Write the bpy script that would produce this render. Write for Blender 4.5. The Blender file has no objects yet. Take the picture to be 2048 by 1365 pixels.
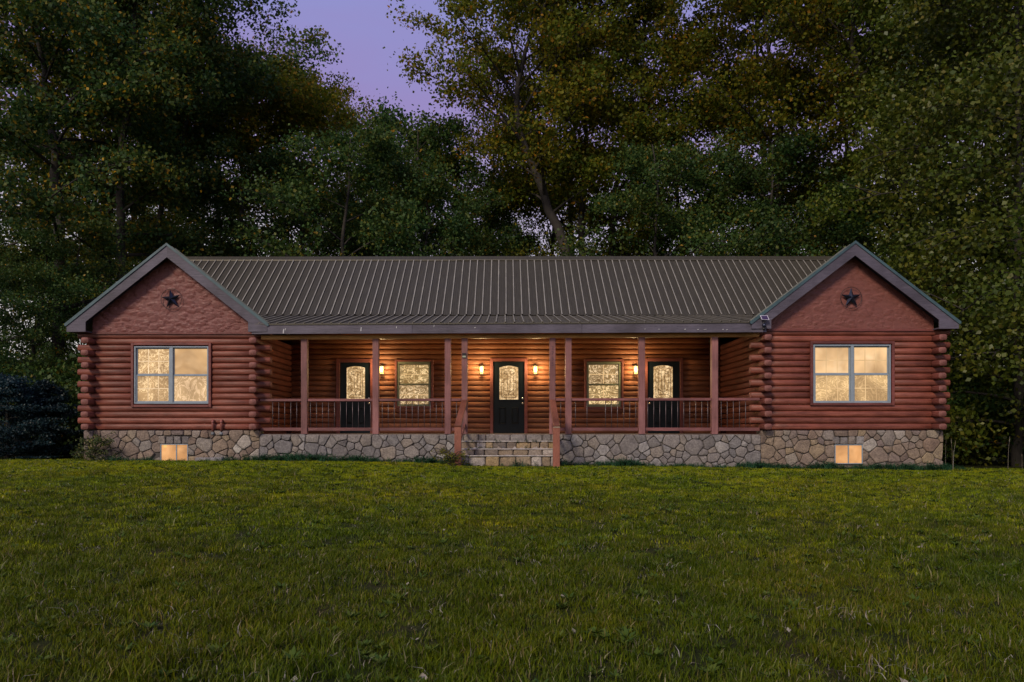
import bpy, bmesh, math, random
import numpy as np
from mathutils import Vector, Matrix

random.seed(7)
rng = np.random.default_rng(7)
SC = bpy.context.scene
R = math.radians

# ------------------------------------------------------------------ camera
F = 1500.0            # focal length in source pixels (2048 wide)
CX, CY, ZC = 1009.5, 860.0, 1.5
cam_d = bpy.data.cameras.new("camera")
cam_d.sensor_width = 36.0
cam_d.lens = 36.0 * F / 2048.0
cam_d.shift_x = (1024 - CX) / 2048.0
cam_d.shift_y = (CY - 682.5) / 2048.0
cam_d.clip_end = 3000
cam_d.clip_start = 0.05
cam = bpy.data.objects.new("camera", cam_d)
cam.location = (0, 0, ZC)
cam.rotation_euler = (R(90), 0, 0)
SC.collection.objects.link(cam)
SC.camera = cam

# ------------------------------------------------------------------ world
W = bpy.data.worlds.new("World")
SC.world = W
W.use_nodes = True
wn = W.node_tree.nodes; wl = W.node_tree.links
wn.clear()
w_out = wn.new("ShaderNodeOutputWorld")
w_bg = wn.new("ShaderNodeBackground")
sky = wn.new("ShaderNodeTexSky"); sky.sky_type = 'NISHITA'; sky.sun_disc = False
sky.sun_elevation = R(34); sky.sun_rotation = R(180 + 22)
bgn = wn.new("ShaderNodeBackground"); bgn.inputs[1].default_value = 0.012
wl.new(sky.outputs[0], bgn.inputs[0])
tc = wn.new("ShaderNodeTexCoord")
sep = wn.new("ShaderNodeSeparateXYZ"); wl.new(tc.outputs["Generated"], sep.inputs[0])
nz = wn.new("ShaderNodeTexNoise"); nz.inputs["Scale"].default_value = 2.2; nz.inputs["Detail"].default_value = 5
mp = wn.new("ShaderNodeMapping"); mp.inputs["Scale"].default_value = (1, 1, 3.2)
wl.new(tc.outputs["Generated"], mp.inputs[0]); wl.new(mp.outputs[0], nz.inputs[0])
ma = wn.new("ShaderNodeMath"); ma.operation = 'MULTIPLY_ADD'
wl.new(nz.outputs[0], ma.inputs[0]); ma.inputs[1].default_value = 0.26; wl.new(sep.outputs[2], ma.inputs[2])
mb = wn.new("ShaderNodeMath"); mb.operation = 'SUBTRACT'; wl.new(ma.outputs[0], mb.inputs[0]); mb.inputs[1].default_value = 0.13
ramp = wn.new("ShaderNodeValToRGB"); wl.new(mb.outputs[0], ramp.inputs[0])
cr = ramp.color_ramp
stops = [(0.0, (.74, .68, .62)), (.20, (.64, .59, .62)), (.33, (.36, .29, .50)), (.41, (.30, .23, .50)), (.50, (.26, .28, .60)), (.68, (.19, .215, .44)), (1.0, (.16, .18, .34))]
while len(cr.elements) < len(stops): cr.elements.new(.5)
for e, (p, c) in zip(cr.elements, stops): e.position = p; e.color = (*c, 1)
w_bg.inputs[1].default_value = 1.0
wl.new(ramp.outputs[0], w_bg.inputs[0])
wadd = wn.new("ShaderNodeAddShader"); wl.new(bgn.outputs[0], wadd.inputs[0]); wl.new(w_bg.outputs[0], wadd.inputs[1])
wl.new(wadd.outputs[0], w_out.inputs[0])

# ------------------------------------------------------------------ sun (last soft light from behind the camera)
sd = bpy.data.lights.new("sun", 'SUN'); sd.energy = 2.4; sd.angle = R(12); sd.color = (1.0, .84, .64)
sun = bpy.data.objects.new("sun", sd); SC.collection.objects.link(sun)
sun.rotation_euler = (R(56), 0, R(-30))

SC.view_settings.view_transform = 'Standard'
SC.view_settings.look = 'None'
SC.view_settings.exposure = 0.0
SC.view_settings.gamma = 1.0
SC.view_settings.use_curve_mapping = False
try:
    SC.cycles.max_bounces = 6; SC.cycles.transparent_max_bounces = 8
    SC.cycles.sample_clamp_indirect = 4.0
except Exception: pass

# ------------------------------------------------------------------ survey helpers
def PX(px, D): return (px - CX) * D / F
def PZ(py, D): return ZC + (CY - py) * D / F
def ground(x, y):
    x = np.asarray(x, float); y = np.asarray(y, float)
    t = np.clip((y + 2) / 18.5, -1.5, 1)
    z = (.70 - .0135 * np.clip(x + 1, -4, 30)) * t - .053
    z = z + .03 * np.sin(x * .9 + y * .35) * np.sin(y * .8 + 1) * np.clip((18.5 - y) / 4, 0, 1)
    z = z + np.clip((np.hypot(x, y) - 45) / 60, 0, 6) * .5
    return z

# ------------------------------------------------------------------ material helpers
def newmat(name):
    m = bpy.data.materials.new(name); m.use_nodes = True
    nt = m.node_tree
    return m, nt.nodes, nt.links, nt.nodes["Principled BSDF"]
def ramp_node(n, stops, interp='LINEAR'):
    r = n.new("ShaderNodeValToRGB"); c = r.color_ramp; c.interpolation = interp
    while len(c.elements) < len(stops): c.elements.new(.5)
    for e, (p, col) in zip(c.elements, stops): e.position = p; e.color = (*col, 1)
    return r
def objco(n, l, scale=(1, 1, 1), rand=True):
    t = n.new("ShaderNodeTexCoord"); m = n.new("ShaderNodeMapping"); m.inputs["Scale"].default_value = scale
    if rand:
        oi = n.new("ShaderNodeObjectInfo"); mu = n.new("ShaderNodeVectorMath"); mu.operation = 'MULTIPLY_ADD'
        cmb = n.new("ShaderNodeCombineXYZ")
        for i in range(3): l.new(oi.outputs["Random"], cmb.inputs[i])
        mu.inputs[1].default_value = (37, 53, 71); l.new(cmb.outputs[0], mu.inputs[0]); l.new(t.outputs["Object"], mu.inputs[2])
        l.new(mu.outputs[0], m.inputs[0])
    else: l.new(t.outputs["Object"], m.inputs[0])
    return m
def noise(n, l, vec, scale, detail=4, rough=.55, dist=0):
    t = n.new("ShaderNodeTexNoise"); t.inputs["Scale"].default_value = scale; t.inputs["Detail"].default_value = detail
    t.inputs["Roughness"].default_value = rough; t.inputs["Distortion"].default_value = dist
    if vec is not None: l.new(vec, t.inputs["Vector"])
    return t
def mix(n, l, a, b, f, mode='MIX'):
    m = n.new("ShaderNodeMix"); m.data_type = 'RGBA'; m.blend_type = mode
    for sock, v in ((m.inputs[0], f), (m.inputs[6], a), (m.inputs[7], b)):
        if isinstance(v, (int, float)): sock.default_value = v
        elif isinstance(v, tuple): sock.default_value = (*v, 1)
        else: l.new(v, sock)
    return m.outputs[2]
def bump(n, l, h, strength, dist, bsdf):
    b = n.new("ShaderNodeBump"); b.inputs["Strength"].default_value = strength; b.inputs["Distance"].default_value = dist
    l.new(h, b.inputs["Height"]); l.new(b.outputs[0], bsdf.inputs["Normal"]); return b

def painted_wood(name, c0, c1, c2, axis=(1, 22, 22), rough=.55, wear=None, spec=.4):
    m, n, l, b = newmat(name)
    v = objco(n, l, axis)
    t = noise(n, l, v.outputs[0], 1.6, 6, .65, .6)
    r = ramp_node(n, [(.3, c0), (.52, c1), (.72, c2)]); l.new(t.outputs[0], r.inputs[0])
    v2 = objco(n, l, (1, 1, 1)); t2 = noise(n, l, v2.outputs[0], 1.3, 3)
    rr = ramp_node(n, [(.3, (.60, .58, .58)), (.7, (1.28, 1.28, 1.28))]); l.new(t2.outputs[0], rr.inputs[0])
    col = mix(n, l, r.outputs[0], rr.outputs[0], 1.0, 'MULTIPLY')
    oi = n.new("ShaderNodeObjectInfo"); mr = n.new("ShaderNodeMapRange"); l.new(oi.outputs["Random"], mr.inputs[0])
    mr.inputs[3].default_value = .82; mr.inputs[4].default_value = 1.15
    hs = n.new("ShaderNodeHueSaturation"); l.new(col, hs.inputs["Color"]); l.new(mr.outputs[0], hs.inputs["Value"])
    out = hs.outputs[0]
    if wear:
        t3 = noise(n, l, v.outputs[0], 3.1, 8, .75); rw = ramp_node(n, [(.66, (0, 0, 0)), (.72, (1, 1, 1))]); l.new(t3.outputs[0], rw.inputs[0])
        out = mix(n, l, out, wear, rw.outputs[0])
    l.new(out, b.inputs["Base Color"]); b.inputs["Roughness"].default_value = rough
    b.inputs["Specular IOR Level"].default_value = spec
    tg = noise(n, l, v.outputs[0], 4.5, 7, .7)
    rg_ = ramp_node(n, [(.36, (.45, .42, .40)), (.44, (1, 1, 1))]); l.new(tg.outputs[0], rg_.inputs[0])
    l.new(mix(n, l, out, rg_.outputs[0], .75, 'MULTIPLY'), b.inputs["Base Color"])
    ad = n.new("ShaderNodeMath"); ad.operation = 'ADD'; l.new(t.outputs[0], ad.inputs[0]); l.new(tg.outputs[0], ad.inputs[1])
    bump(n, l, ad.outputs[0], .6, .008, b)
    return m
def plain(name, col, rough=.6, metal=0.0, var=.25, scale=6, bmp=.2, spec=.5):
    m, n, l, b = newmat(name)
    v = objco(n, l); t = noise(n, l, v.outputs[0], scale, 6, .6)
    lo = tuple(c * (1 - var) for c in col); hi = tuple(min(1, c * (1 + var)) for c in col)
    r = ramp_node(n, [(.3, lo), (.7, hi)]); l.new(t.outputs[0], r.inputs[0]); l.new(r.outputs[0], b.inputs["Base Color"])
    b.inputs["Roughness"].default_value = rough; b.inputs["Metallic"].default_value = metal
    b.inputs["Specular IOR Level"].default_value = spec
    if bmp: bump(n, l, t.outputs[0], bmp, .004, b)
    return m

M_LOG = painted_wood("red_log_stain", (.11, .028, .018), (.21, .061, .039), (.275, .092, .064), (1.2, 20, 20), .48, (.27, .14, .11), .42)
M_LOGB = painted_wood("porch_log_stain_with_lamp_glow", (.14, .050, .026), (.23, .088, .044), (.29, .118, .062), (1.2, 20, 20), .55, None, .3)  # red log stain browned to carry the warm lamp glow in its colour
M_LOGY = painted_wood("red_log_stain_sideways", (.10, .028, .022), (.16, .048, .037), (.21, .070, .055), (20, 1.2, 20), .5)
M_END = plain("red_log_end_grain", (.20, .075, .062), .7, var=.3, scale=14, bmp=.5)
M_TRIM = painted_wood("red_trim_boards", (.13, .036, .030), (.175, .051, .043), (.21, .065, .055), (1.5, 18, 18), .5)
M_POST = painted_wood("red_post_paint", (.19, .080, .078), (.24, .105, .102), (.29, .135, .13), (20, 20, 1.2), .55)
M_FASCIA = painted_wood("plum_fascia_paint", (.070, .064, .090), (.092, .083, .115), (.118, .105, .14), (1.2, 16, 16), .55)
M_RAIL = painted_wood("red_rail_paint", (.15, .054, .054), (.19, .072, .072), (.23, .095, .095), (1.4, 18, 18), .5)
M_HAND = painted_wood("brick_red_handrail_paint", (.19, .065, .042), (.25, .09, .058), (.29, .11, .075), (16, 2, 6), .5)
M_TEAL = plain("teal_drip_edge", (.042, .088, .105), .45, 0.0, .35, 3, .15)
M_VINYL = plain("white_vinyl_window_frame", (.25, .31, .37), .4, 0, .12, 5, .05)
M_VINYLG = plain("green_grey_window_frame", (.15, .17, .12), .45, 0, .15, 5, .05)
M_DOOR = plain("dark_navy_door_paint", (.004, .008, .012), .42, 0, .3, 3, .08, .22)
M_BRASS = plain("satin_nickel", (.6, .58, .52), .25, 1.0, .1, 5, 0)
M_BLACK = plain("black_metal", (.02, .02, .022), .4, .3, .2, 9, .1)
M_BAL = plain("dark_metal_baluster", (.12, .10, .11), .4, .4, .2, 9, .1)
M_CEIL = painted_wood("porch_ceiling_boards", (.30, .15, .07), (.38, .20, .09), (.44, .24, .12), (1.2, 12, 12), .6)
M_BEAM = painted_wood("beam_stain_with_painted_glow", (.46, .22, .06), (.56, .28, .08), (.62, .33, .11), (1.2, 14, 14), .5)  # orange raised to paint in a glow the lamps don't cast here
M_FLOOR = plain("porch_floor_boards", (.12, .09, .08), .7)
M_LEAD = plain("door_glass_came", (.10, .06, .025), .4, .6, .2, 9, 0)
M_WHITE = plain("white_paint_chip", (.5, .5, .52), .6)
M_STARB = plain("blue_black_star_metal", (.030, .036, .062), .35, .7, .5, 8, .2)
M_PIPE = plain("red_painted_pipe", (.26, .085, .07), .5)
M_PIPEG = plain("grey_pipe_cap", (.16, .18, .20), .5)
M_CONC = plain("weathered_concrete", (.22, .21, .22), .85, 0, .3, 8, .5)

def roof_mat(name, col):
    m, n, l, b = newmat(name)
    v = objco(n, l, (1, 1, 1)); t = noise(n, l, v.outputs[0], 1.1, 6, .65)
    v2 = objco(n, l, (8, .7, .7)); t2 = noise(n, l, v2.outputs[0], 3, 5, .6)
    r = ramp_node(n, [(.3, tuple(c * .72 for c in col)), (.7, tuple(c * 1.25 for c in col))]); l.new(t2.outputs[0], r.inputs[0])
    o = mix(n, l, r.outputs[0], (.10, .075, .055), .25)
    l.new(o, b.inputs["Base Color"]); b.inputs["Metallic"].default_value = .35
    rr = n.new("ShaderNodeMapRange"); l.new(t.outputs[0], rr.inputs[0]); rr.inputs[3].default_value = .38; rr.inputs[4].default_value = .62
    l.new(rr.outputs[0], b.inputs["Roughness"])
    return m
M_ROOF = roof_mat("bronze_metal_roofing", (.064, .062, .046))
M_RIB = roof_mat("rib_top_painted_highlight", (.46, .44, .38))  # pale colour stands in for sunlight catching the rib tops
M_ROOF3 = roof_mat('bronze_porch_roofing_painted_sun', (.125, .118, .095))  # same metal as the main roof, lightened to imitate grazing sun
M_ROOF2 = roof_mat("green_metal_roofing", (.09, .11, .10))

def stone_mat(name, stops):
    m, n, l, b = newmat(name)
    oi = n.new("ShaderNodeObjectInfo"); gi = n.new("ShaderNodeNewGeometry")
    a_ = n.new("ShaderNodeMath"); a_.operation = 'ADD'; l.new(oi.outputs["Random"], a_.inputs[0]); l.new(gi.outputs["Random Per Island"], a_.inputs[1])
    f_ = n.new("ShaderNodeMath"); f_.operation = 'FRACT'; l.new(a_.outputs[0], f_.inputs[0])
    r = ramp_node(n, stops, 'LINEAR'); l.new(f_.outputs[0], r.inputs[0])
    v = objco(n, l); t = noise(n, l, v.outputs[0], 7, 8, .7); t2 = noise(n, l, v.outputs[0], 26, 6, .7)
    r2 = ramp_node(n, [(.3, (.6, .58, .6)), (.5, (.95, .93, .92)), (.72, (1.3, 1.28, 1.22))]); l.new(t.outputs[0], r2.inputs[0])
    c = mix(n, l, r.outputs[0], r2.outputs[0], .9, 'MULTIPLY')
    r3 = ramp_node(n, [(.38, (.62, .6, .6)), (.6, (1.15, 1.15, 1.15))]); l.new(t2.outputs[0], r3.inputs[0])
    c = mix(n, l, c, r3.outputs[0], .8, 'MULTIPLY')
    l.new(c, b.inputs["Base Color"]); b.inputs["Roughness"].default_value = .8
    ad = n.new("ShaderNodeMath"); ad.operation = 'ADD'; l.new(t.outputs[0], ad.inputs[0]); l.new(t2.outputs[0], ad.inputs[1])
    bump(n, l, ad.outputs[0], .8, .02, b)
    return m
M_STONE_W = stone_mat("brown_fieldstone", [(0, (.16, .12, .10)), (.2, (.27, .21, .155)), (.4, (.20, .16, .15)), (.55, (.31, .24, .15)), (.7, (.26, .24, .22)), (.85, (.23, .165, .125)), (1, (.46, .44, .40))])
M_STONE_P = stone_mat("grey_fieldstone", [(0, (.15, .14, .14)), (.25, (.25, .23, .22)), (.5, (.18, .175, .18)), (.7, (.27, .235, .20)), (.85, (.22, .215, .22)), (1, (.36, .345, .335))])
M_STONE_S = stone_mat("step_fieldstone", [(0, (.12, .11, .11)), (.3, (.25, .20, .15)), (.55, (.40, .29, .14)), (.75, (.30, .27, .25)), (1, (.50, .46, .42))])
M_MORTAR = plain("dark_mortar", (.080, .070, .064), .9, 0, .3, 12, .6)

def glow_mat(name, base, hi, scale, strength, dist=2.5, sharp=(.47, .60), stretch=(1, 1, 1), veins=False):
    """lit pane with crumpled film and painted tree reflections"""
    m, n, l, b = newmat(name)
    v = objco(n, l, stretch); t = noise(n, l, v.outputs[0], scale, 2.2, .5, dist)
    t2 = noise(n, l, v.outputs[0], scale * .35, 3, .5, .5)
    r = ramp_node(n, [(.30, (.35, .35, .35)), (.38, (0, 0, 0)), (sharp[0], (.05, .05, .05)), (sharp[0] + .03, (1, 1, 1)), (sharp[0] + .07, (.9, .9, .9)), (sharp[0] + .11, (0, 0, 0)), (.70, (.15, .15, .15)), (.78, (.9, .9, .9))]) if veins else ramp_node(n, [(sharp[0], (0, 0, 0)), (sharp[1], (1, 1, 1))])  # veins paint branch-like tree reflections into the glow, beside film creases
    l.new(t.outputs[0], r.inputs[0])
    c = mix(n, l, base, hi, r.outputs[0])
    r2 = ramp_node(n, [(.36, (.55, .50, .42)), (.62, (1.12, 1.12, 1.12))]); l.new(t2.outputs[0], r2.inputs[0])  # broad dark blotches imitate reflections across the pane
    c = mix(n, l, c, r2.outputs[0], 1.0, 'MULTIPLY')
    l.new(c, b.inputs["Emission Color"]); b.inputs["Emission Strength"].default_value = strength
    b.inputs["Base Color"].default_value = (.12, .10, .08, 1); b.inputs["Roughness"].default_value = .15
    b.inputs["Specular IOR Level"].default_value = .35
    return m
G_CALM = glow_mat("lit_pane_with_smooth_film", (.72, .42, .17), (.84, .54, .27), 3, .95, .4, (.45, .75))
G_CALM2 = glow_mat("lit_pane_with_pale_film", (.86, .53, .24), (.95, .64, .34), 3, .97, .4, (.45, .75))
G_LEAFY = glow_mat("lit_pane_with_leafy_glints", (.50, .29, .11), (1.0, .70, .36), 6, .95, 1.6, (.48, .62), veins=True)
G_FOIL_REFLECT = glow_mat("lit_pane_with_film_and_reflections", (.58, .36, .16), (.95, .64, .36), 2.4, .95, 3, (.46, .60), veins=True)
G_SWIRL = glow_mat("lit_pane_with_fine_swirls", (.60, .37, .14), (.95, .62, .28), 3.2, .95, 3, (.46, .60), veins=True)
G_CREASE_REFLECT = glow_mat("lit_porch_pane_creases_and_reflections", (.22, .13, .035), (1.0, .72, .36), 5.5, .98, 2.0, (.48, .62), (.7, 1, 1.2), veins=True)
G_CREASE_REFLECT2 = glow_mat("lit_porch_pane_broad_creases_and_reflections", (.22, .13, .04), (1.0, .74, .44), 3.6, 1.0, 2.6, (.46, .62), veins=True)
G_DOOR = glow_mat("lit_textured_door_glass", (.42, .25, .10), (1.0, .72, .40), 15, .98, 1.5, (.44, .60))
G_BASE = glow_mat("lit_basement_pane", (.78, .36, .115), (.88, .45, .17), 5, .92, .3, (.4, .8))

# ------------------------------------------------------------------ mesh helpers
MESHN = {}
def link(o): SC.collection.objects.link(o)
def empty(name, loc, label=None, cat=None, group=None, kind=None):
    o = bpy.data.objects.new(name, None); o.location = loc; o.empty_display_size = .2; link(o)
    tag(o, label, cat, group, kind); return o
def tag(o, label=None, cat=None, group=None, kind=None):
    if label: o["label"] = label
    if cat: o["category"] = cat
    if group: o["group"] = group
    if kind: o["kind"] = kind
    return o
def wloc(o):
    v = Vector((0, 0, 0))
    while o is not None: v += o.location; o = o.parent
    return v
def mk(name, V, Fc, mat, parent=None, smooth=False, origin='center', mats=None, midx=None):
    V = np.asarray(V, float)
    c = np.array([0, 0, 0.]) if origin is None else ((V.min(0) + V.max(0)) / 2 if isinstance(origin, str) else np.array(origin, float))
    me = bpy.data.meshes.new(name)
    me.from_pydata((V - c).tolist(), [], Fc)
    for m in (mats or [mat]): me.materials.append(m)
    if midx is not None: me.polygons.foreach_set("material_index", midx)
    if smooth: me.polygons.foreach_set("use_smooth", [True] * len(me.polygons))
    me.update()
    o = bpy.data.objects.new(name, me); link(o)
    if parent is not None:
        o.parent = parent; o.location = Vector(c) - wloc(parent)
    else: o.location = c
    return o
def copyto(src, parent, loc):
    o = src.copy(); link(o); o.parent = parent; o.location = Vector(loc) - (wloc(parent) if parent else Vector()); return o
class G:
    """collects geometry"""
    def __init__(s): s.v = []; s.f = []
    def add(s, V, Fc):
        k = len(s.v); s.v += [tuple(p) for p in V]; s.f += [tuple(i + k for i in f) for f in Fc]; return s
    def box(s, x0, x1, y0, y1, z0, z1, c=.004):
        # chamfered box
        c = min(c, abs(x1 - x0) * .3, abs(y1 - y0) * .3, abs(z1 - z0) * .3)
        bm = bmesh.new(); bmesh.ops.create_cube(bm, size=1)
        for v in bm.verts:
            v.co = ((x0 + x1) / 2 + v.co.x * (x1 - x0), (y0 + y1) / 2 + v.co.y * (y1 - y0), (z0 + z1) / 2 + v.co.z * (z1 - z0))
        if c > 0: bmesh.ops.bevel(bm, geom=bm.edges[:], offset=c, segments=1, affect='EDGES', profile=.5)
        bm.verts.index_update()
        s.add([v.co[:] for v in bm.verts], [[v.index for v in f.verts] for f in bm.faces]); bm.free(); return s
    def beam(s, p0, p1, w, h, c=.004):
        p0 = Vector(p0); p1 = Vector(p1); d = (p1 - p0); L = d.length; d.normalize()
        side = d.cross(Vector((0, 0, 1)))
        if side.length < 1e-4: side = Vector((1, 0, 0))
        side.normalize(); up = side.cross(d)
        g = G().box(0, L, -w / 2, w / 2, -h / 2, h / 2, c)
        s.add([p0 + d * v[0] + side * v[1] + up * v[2] for v in g.v], g.f); return s
    def prism(s, poly, y0, y1, c=0):
        """polygon of (x,z), extruded y0..y1 (y0 nearer)"""
        n = len(poly)
        V = [(x, y0, z) for x, z in poly] + [(x, y1, z) for x, z in poly]
        s.add(V, [list(range(n)), list(range(2 * n - 1, n - 1, -1))] + [[i, i + n, (i + 1) % n + n, (i + 1) % n] for i in range(n)]); return s
    def tube(s, pts, rad, n=8, cap=True):
        pts = [Vector(p) for p in pts]; V = []; Fc = []
        if not hasattr(rad, '__len__'): rad = [rad] * len(pts)
        ref = Vector((.3, .9, .1)).normalized()
        for i, p in enumerate(pts):
            d = (pts[min(i + 1, len(pts) - 1)] - pts[max(i - 1, 0)]).normalized()
            a = d.cross(ref)
            if a.length < .05: a = d.cross(Vector((1, 0, 0)))
            a.normalize(); b = d.cross(a)
            for k in range(n):
                t = 2 * math.pi * k / n; V.append(p + (a * math.cos(t) + b * math.sin(t)) * rad[i])
        for i in range(len(pts) - 1):
            for k in range(n):
                Fc.append([i * n + k, i * n + (k + 1) % n, (i + 1) * n + (k + 1) % n, (i + 1) * n + k])
        if cap: Fc += [list(range(n))[::-1], [len(pts) * n - n + k for k in range(n)]]
        return s.add(V, Fc)
    def lathe(s, prof, c, n=12):
        """prof list of (r,z) about vertical axis at c"""
        V = [(c[0] + r * math.cos(2 * math.pi * k / n), c[1] + r * math.sin(2 * math.pi * k / n), c[2] + z) for r, z in prof for k in range(n)]
        Fc = [[i * n + k, i * n + (k + 1) % n, (i + 1) * n + (k + 1) % n, (i + 1) * n + k] for i in range(len(prof) - 1) for k in range(n)]
        Fc += [list(range(n))[::-1], [(len(prof) - 1) * n + k for k in range(n)]]
        return s.add(V, Fc)
    def build(s, name, mat, parent=None, smooth=False, **k): return mk(name, s.v, s.f, mat, parent, smooth, **k)

# ------------------------------------------------------------------ house dimensions
YL, YR, YB = 19.1, 18.5, 21.93          # front log faces: left wing, right wing, porch back wall
CO = .155                                # log course
ZL = 1.5                                 # underside of the lowest log
WL = (-10.64, -6.23); WR = (6.30, 10.74) # outer faces of the wings
FLOOR = 1.39
def yp(x): return 19.05 + (x - WL[1]) / (WR[0] - WL[1]) * (18.45 - 19.05)   # porch front line
HOUSE = empty("log_house", (0, 20, .5), "red log house with two gabled wings, long lit porch and brown metal roof", "house")

# ---- logs
def log_section(t, h, n=14):
    out = []
    for k in range(n):
        a = 2 * math.pi * (k + .5) / n; c, s_ = math.cos(a), math.sin(a)
        out.append((math.copysign(abs(c) ** .50, c) * t / 2, math.copysign(abs(s_) ** .75, s_) * h / 2 * 1.04))
    return out
def xlog(x0, x1, yf, zc, parent, t=.2, mat=None):
    """log along x whose front face is at yf"""
    sec = log_section(t, CO); n = len(sec); V = []; Fc = []; mi = []
    yc = yf + t / 2; ks = max(2, int((x1 - x0) / .8) + 1)
    xs = [x0, x0 + .012] + [x0 + (x1 - x0) * i / ks for i in range(1, ks)] + [x1 - .012, x1]
    for i, x in enumerate(xs):
        sc = .88 if i in (0, len(xs) - 1) else 1 + random.uniform(-.012, .012)
        dy = random.uniform(-.004, .004)
        V += [(x, yc + dy + a * sc, zc + b * (sc if i in (0, len(xs) - 1) else 1)) for a, b in sec]
    for i in range(len(xs) - 1):
        for k in range(n): Fc.append([i * n + k, (i + 1) * n + k, (i + 1) * n + (k + 1) % n, i * n + (k + 1) % n]); mi.append(0)
    Fc += [list(range(n)), [(len(xs) - 1) * n + k for k in range(n)][::-1]]; mi += [1, 1]
    return mk("log", V, Fc, None, parent, True, mats=[mat or M_LOG, M_END], midx=mi)
def ylog(xc, y0, y1, zc, parent, t=.2, n=12):
    V = []; Fc = []; mi = []
    sec = []
    for k in range(n):
        a = 2 * math.pi * (k + .5) / n; c, s_ = math.cos(a), math.sin(a)
        sec.append((math.copysign(abs(c) ** .55, c) * t / 2, math.copysign(abs(s_) ** .55, s_) * CO / 2 * .98))
    ys = [y0, y0 + .014, y0 + .3, y1]
    for i, y in enumerate(ys):
        sc = .9 if i == 0 else 1
        V += [(xc + a * sc, y, zc + b * sc) for a, b in sec]
    for i in range(len(ys) - 1):
        for k in range(n): Fc.append([i * n + (k + 1) % n, (i + 1) * n + (k + 1) % n, (i + 1) * n + k, i * n + k]); mi.append(0)
    Fc += [list(range(n))[::-1], [(len(ys) - 1) * n + k for k in range(n)]]; mi += [1, 1]
    return mk("log", V, Fc, None, parent, True, mats=[M_LOGY, M_END], midx=mi)

def wall_root(name, loc):
    o = bpy.data.objects.new(name, None); link(o); o.parent = HOUSE; o.location = Vector(loc) - wloc(HOUSE); return o

def courses(yf, x0, x1, x0o, x1o, openings, parent, ncourse=16, zbase=ZL, mat=None):
    for k in range(ncourse):
        zc = zbase + CO * (k + .5)
        a, b = (x0o, x1o) if k % 2 else (x0, x1)
        segs = [(a, b)]
        for (o0, o1, z0, z1) in openings:
            if z0 < zc < z1:
                ns = []
                for s0, s1 in segs:
                    if o0 >= s1 or o1 <= s0: ns.append((s0, s1))
                    else:
                        if o0 > s0: ns.append((s0, o0))
                        if o1 < s1: ns.append((o1, s1))
                segs = ns
        for s0, s1 in segs:
            if s1 - s0 > .05: xlog(s0, s1, yf + random.uniform(-.006, .006), zc, parent, mat=mat)

wl_, wr_ = WL, WR
WIN_L = (PX(263, YL), PX(423, YL), PZ(815, YL), PZ(686, YL))
WIN_R = (PX(1620, YR), PX(1788, YR), PZ(811.6, YR), PZ(683, YR))
def ins(w, d=.04): return (w[0] + d, w[1] - d, w[2] + d, w[3] - d)
lw = wall_root("log_wall", (sum(WL) / 2, YL, ZL))
courses(YL, WL[0] + .2, WL[1] - .2, WL[0] - .25, WL[1] + .25, [ins(WIN_L)], lw)
rw = wall_root("log_wall", (sum(WR) / 2, YR, ZL))
courses(YR, WR[0] + .2, WR[1] - .2, WR[0] - .22, WR[1] + .26, [ins(WIN_R)], rw)
# corner logs running back along the sides
for (W_, Y_, par) in ((WL, YL, lw), (WR, YR, rw)):
    for k in range(0, 16):
        zc = ZL + CO * (k + .5)
        for xc, inner in ((W_[0] + .1, W_ is WR), (W_[1] - .1, W_ is WL)):
            y0 = Y_ - (.29 + random.uniform(-.015, .015)) if k % 2 == 0 else Y_ + .195
            ylog(xc, y0, YB if inner else YB + 5.2, zc, par)
# back wall of the porch
D_B = YB
OPEN_B = []
def rect(px0, px1, py0, py1, D): return (PX(px0, D), PX(px1, D), PZ(py1, D), PZ(py0, D))
DOORS = [rect(672.3, 748, 718, 868, D_B), rect(980, 1055, 716.8, 868, D_B), rect(1289, 1366, 717, 868, D_B)]
WINS_B = [rect(790, 867, 720, 817, D_B), rect(1168.5, 1247, 719, 818.7, D_B)]
for d in DOORS: OPEN_B.append((d[0] + .03, d[1] - .03, FLOOR - .2, d[3] - .03))
for w in WINS_B: OPEN_B.append(ins(w, .03))
bw = wall_root("log_wall", (0, YB, FLOOR))
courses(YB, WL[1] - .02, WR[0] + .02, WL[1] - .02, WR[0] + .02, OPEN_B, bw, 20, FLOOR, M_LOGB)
# hidden structural body behind the logs
g = G()
g.box(-10.55, 10.65, YB + .17, YB + 5.3, .45, 4.1, 0)
g.box(WL[0] + .17, WL[1] - .17, YL + .15, YB + .1, .45, 4.0, 0)
g.box(WR[0] + .17, WR[1] - .17, YR + .15, YB + .1, .45, 4.0, 0)
g.build("inner_wall", plain("inner_wall_red", (.12, .03, .03), .8), HOUSE)

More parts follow.
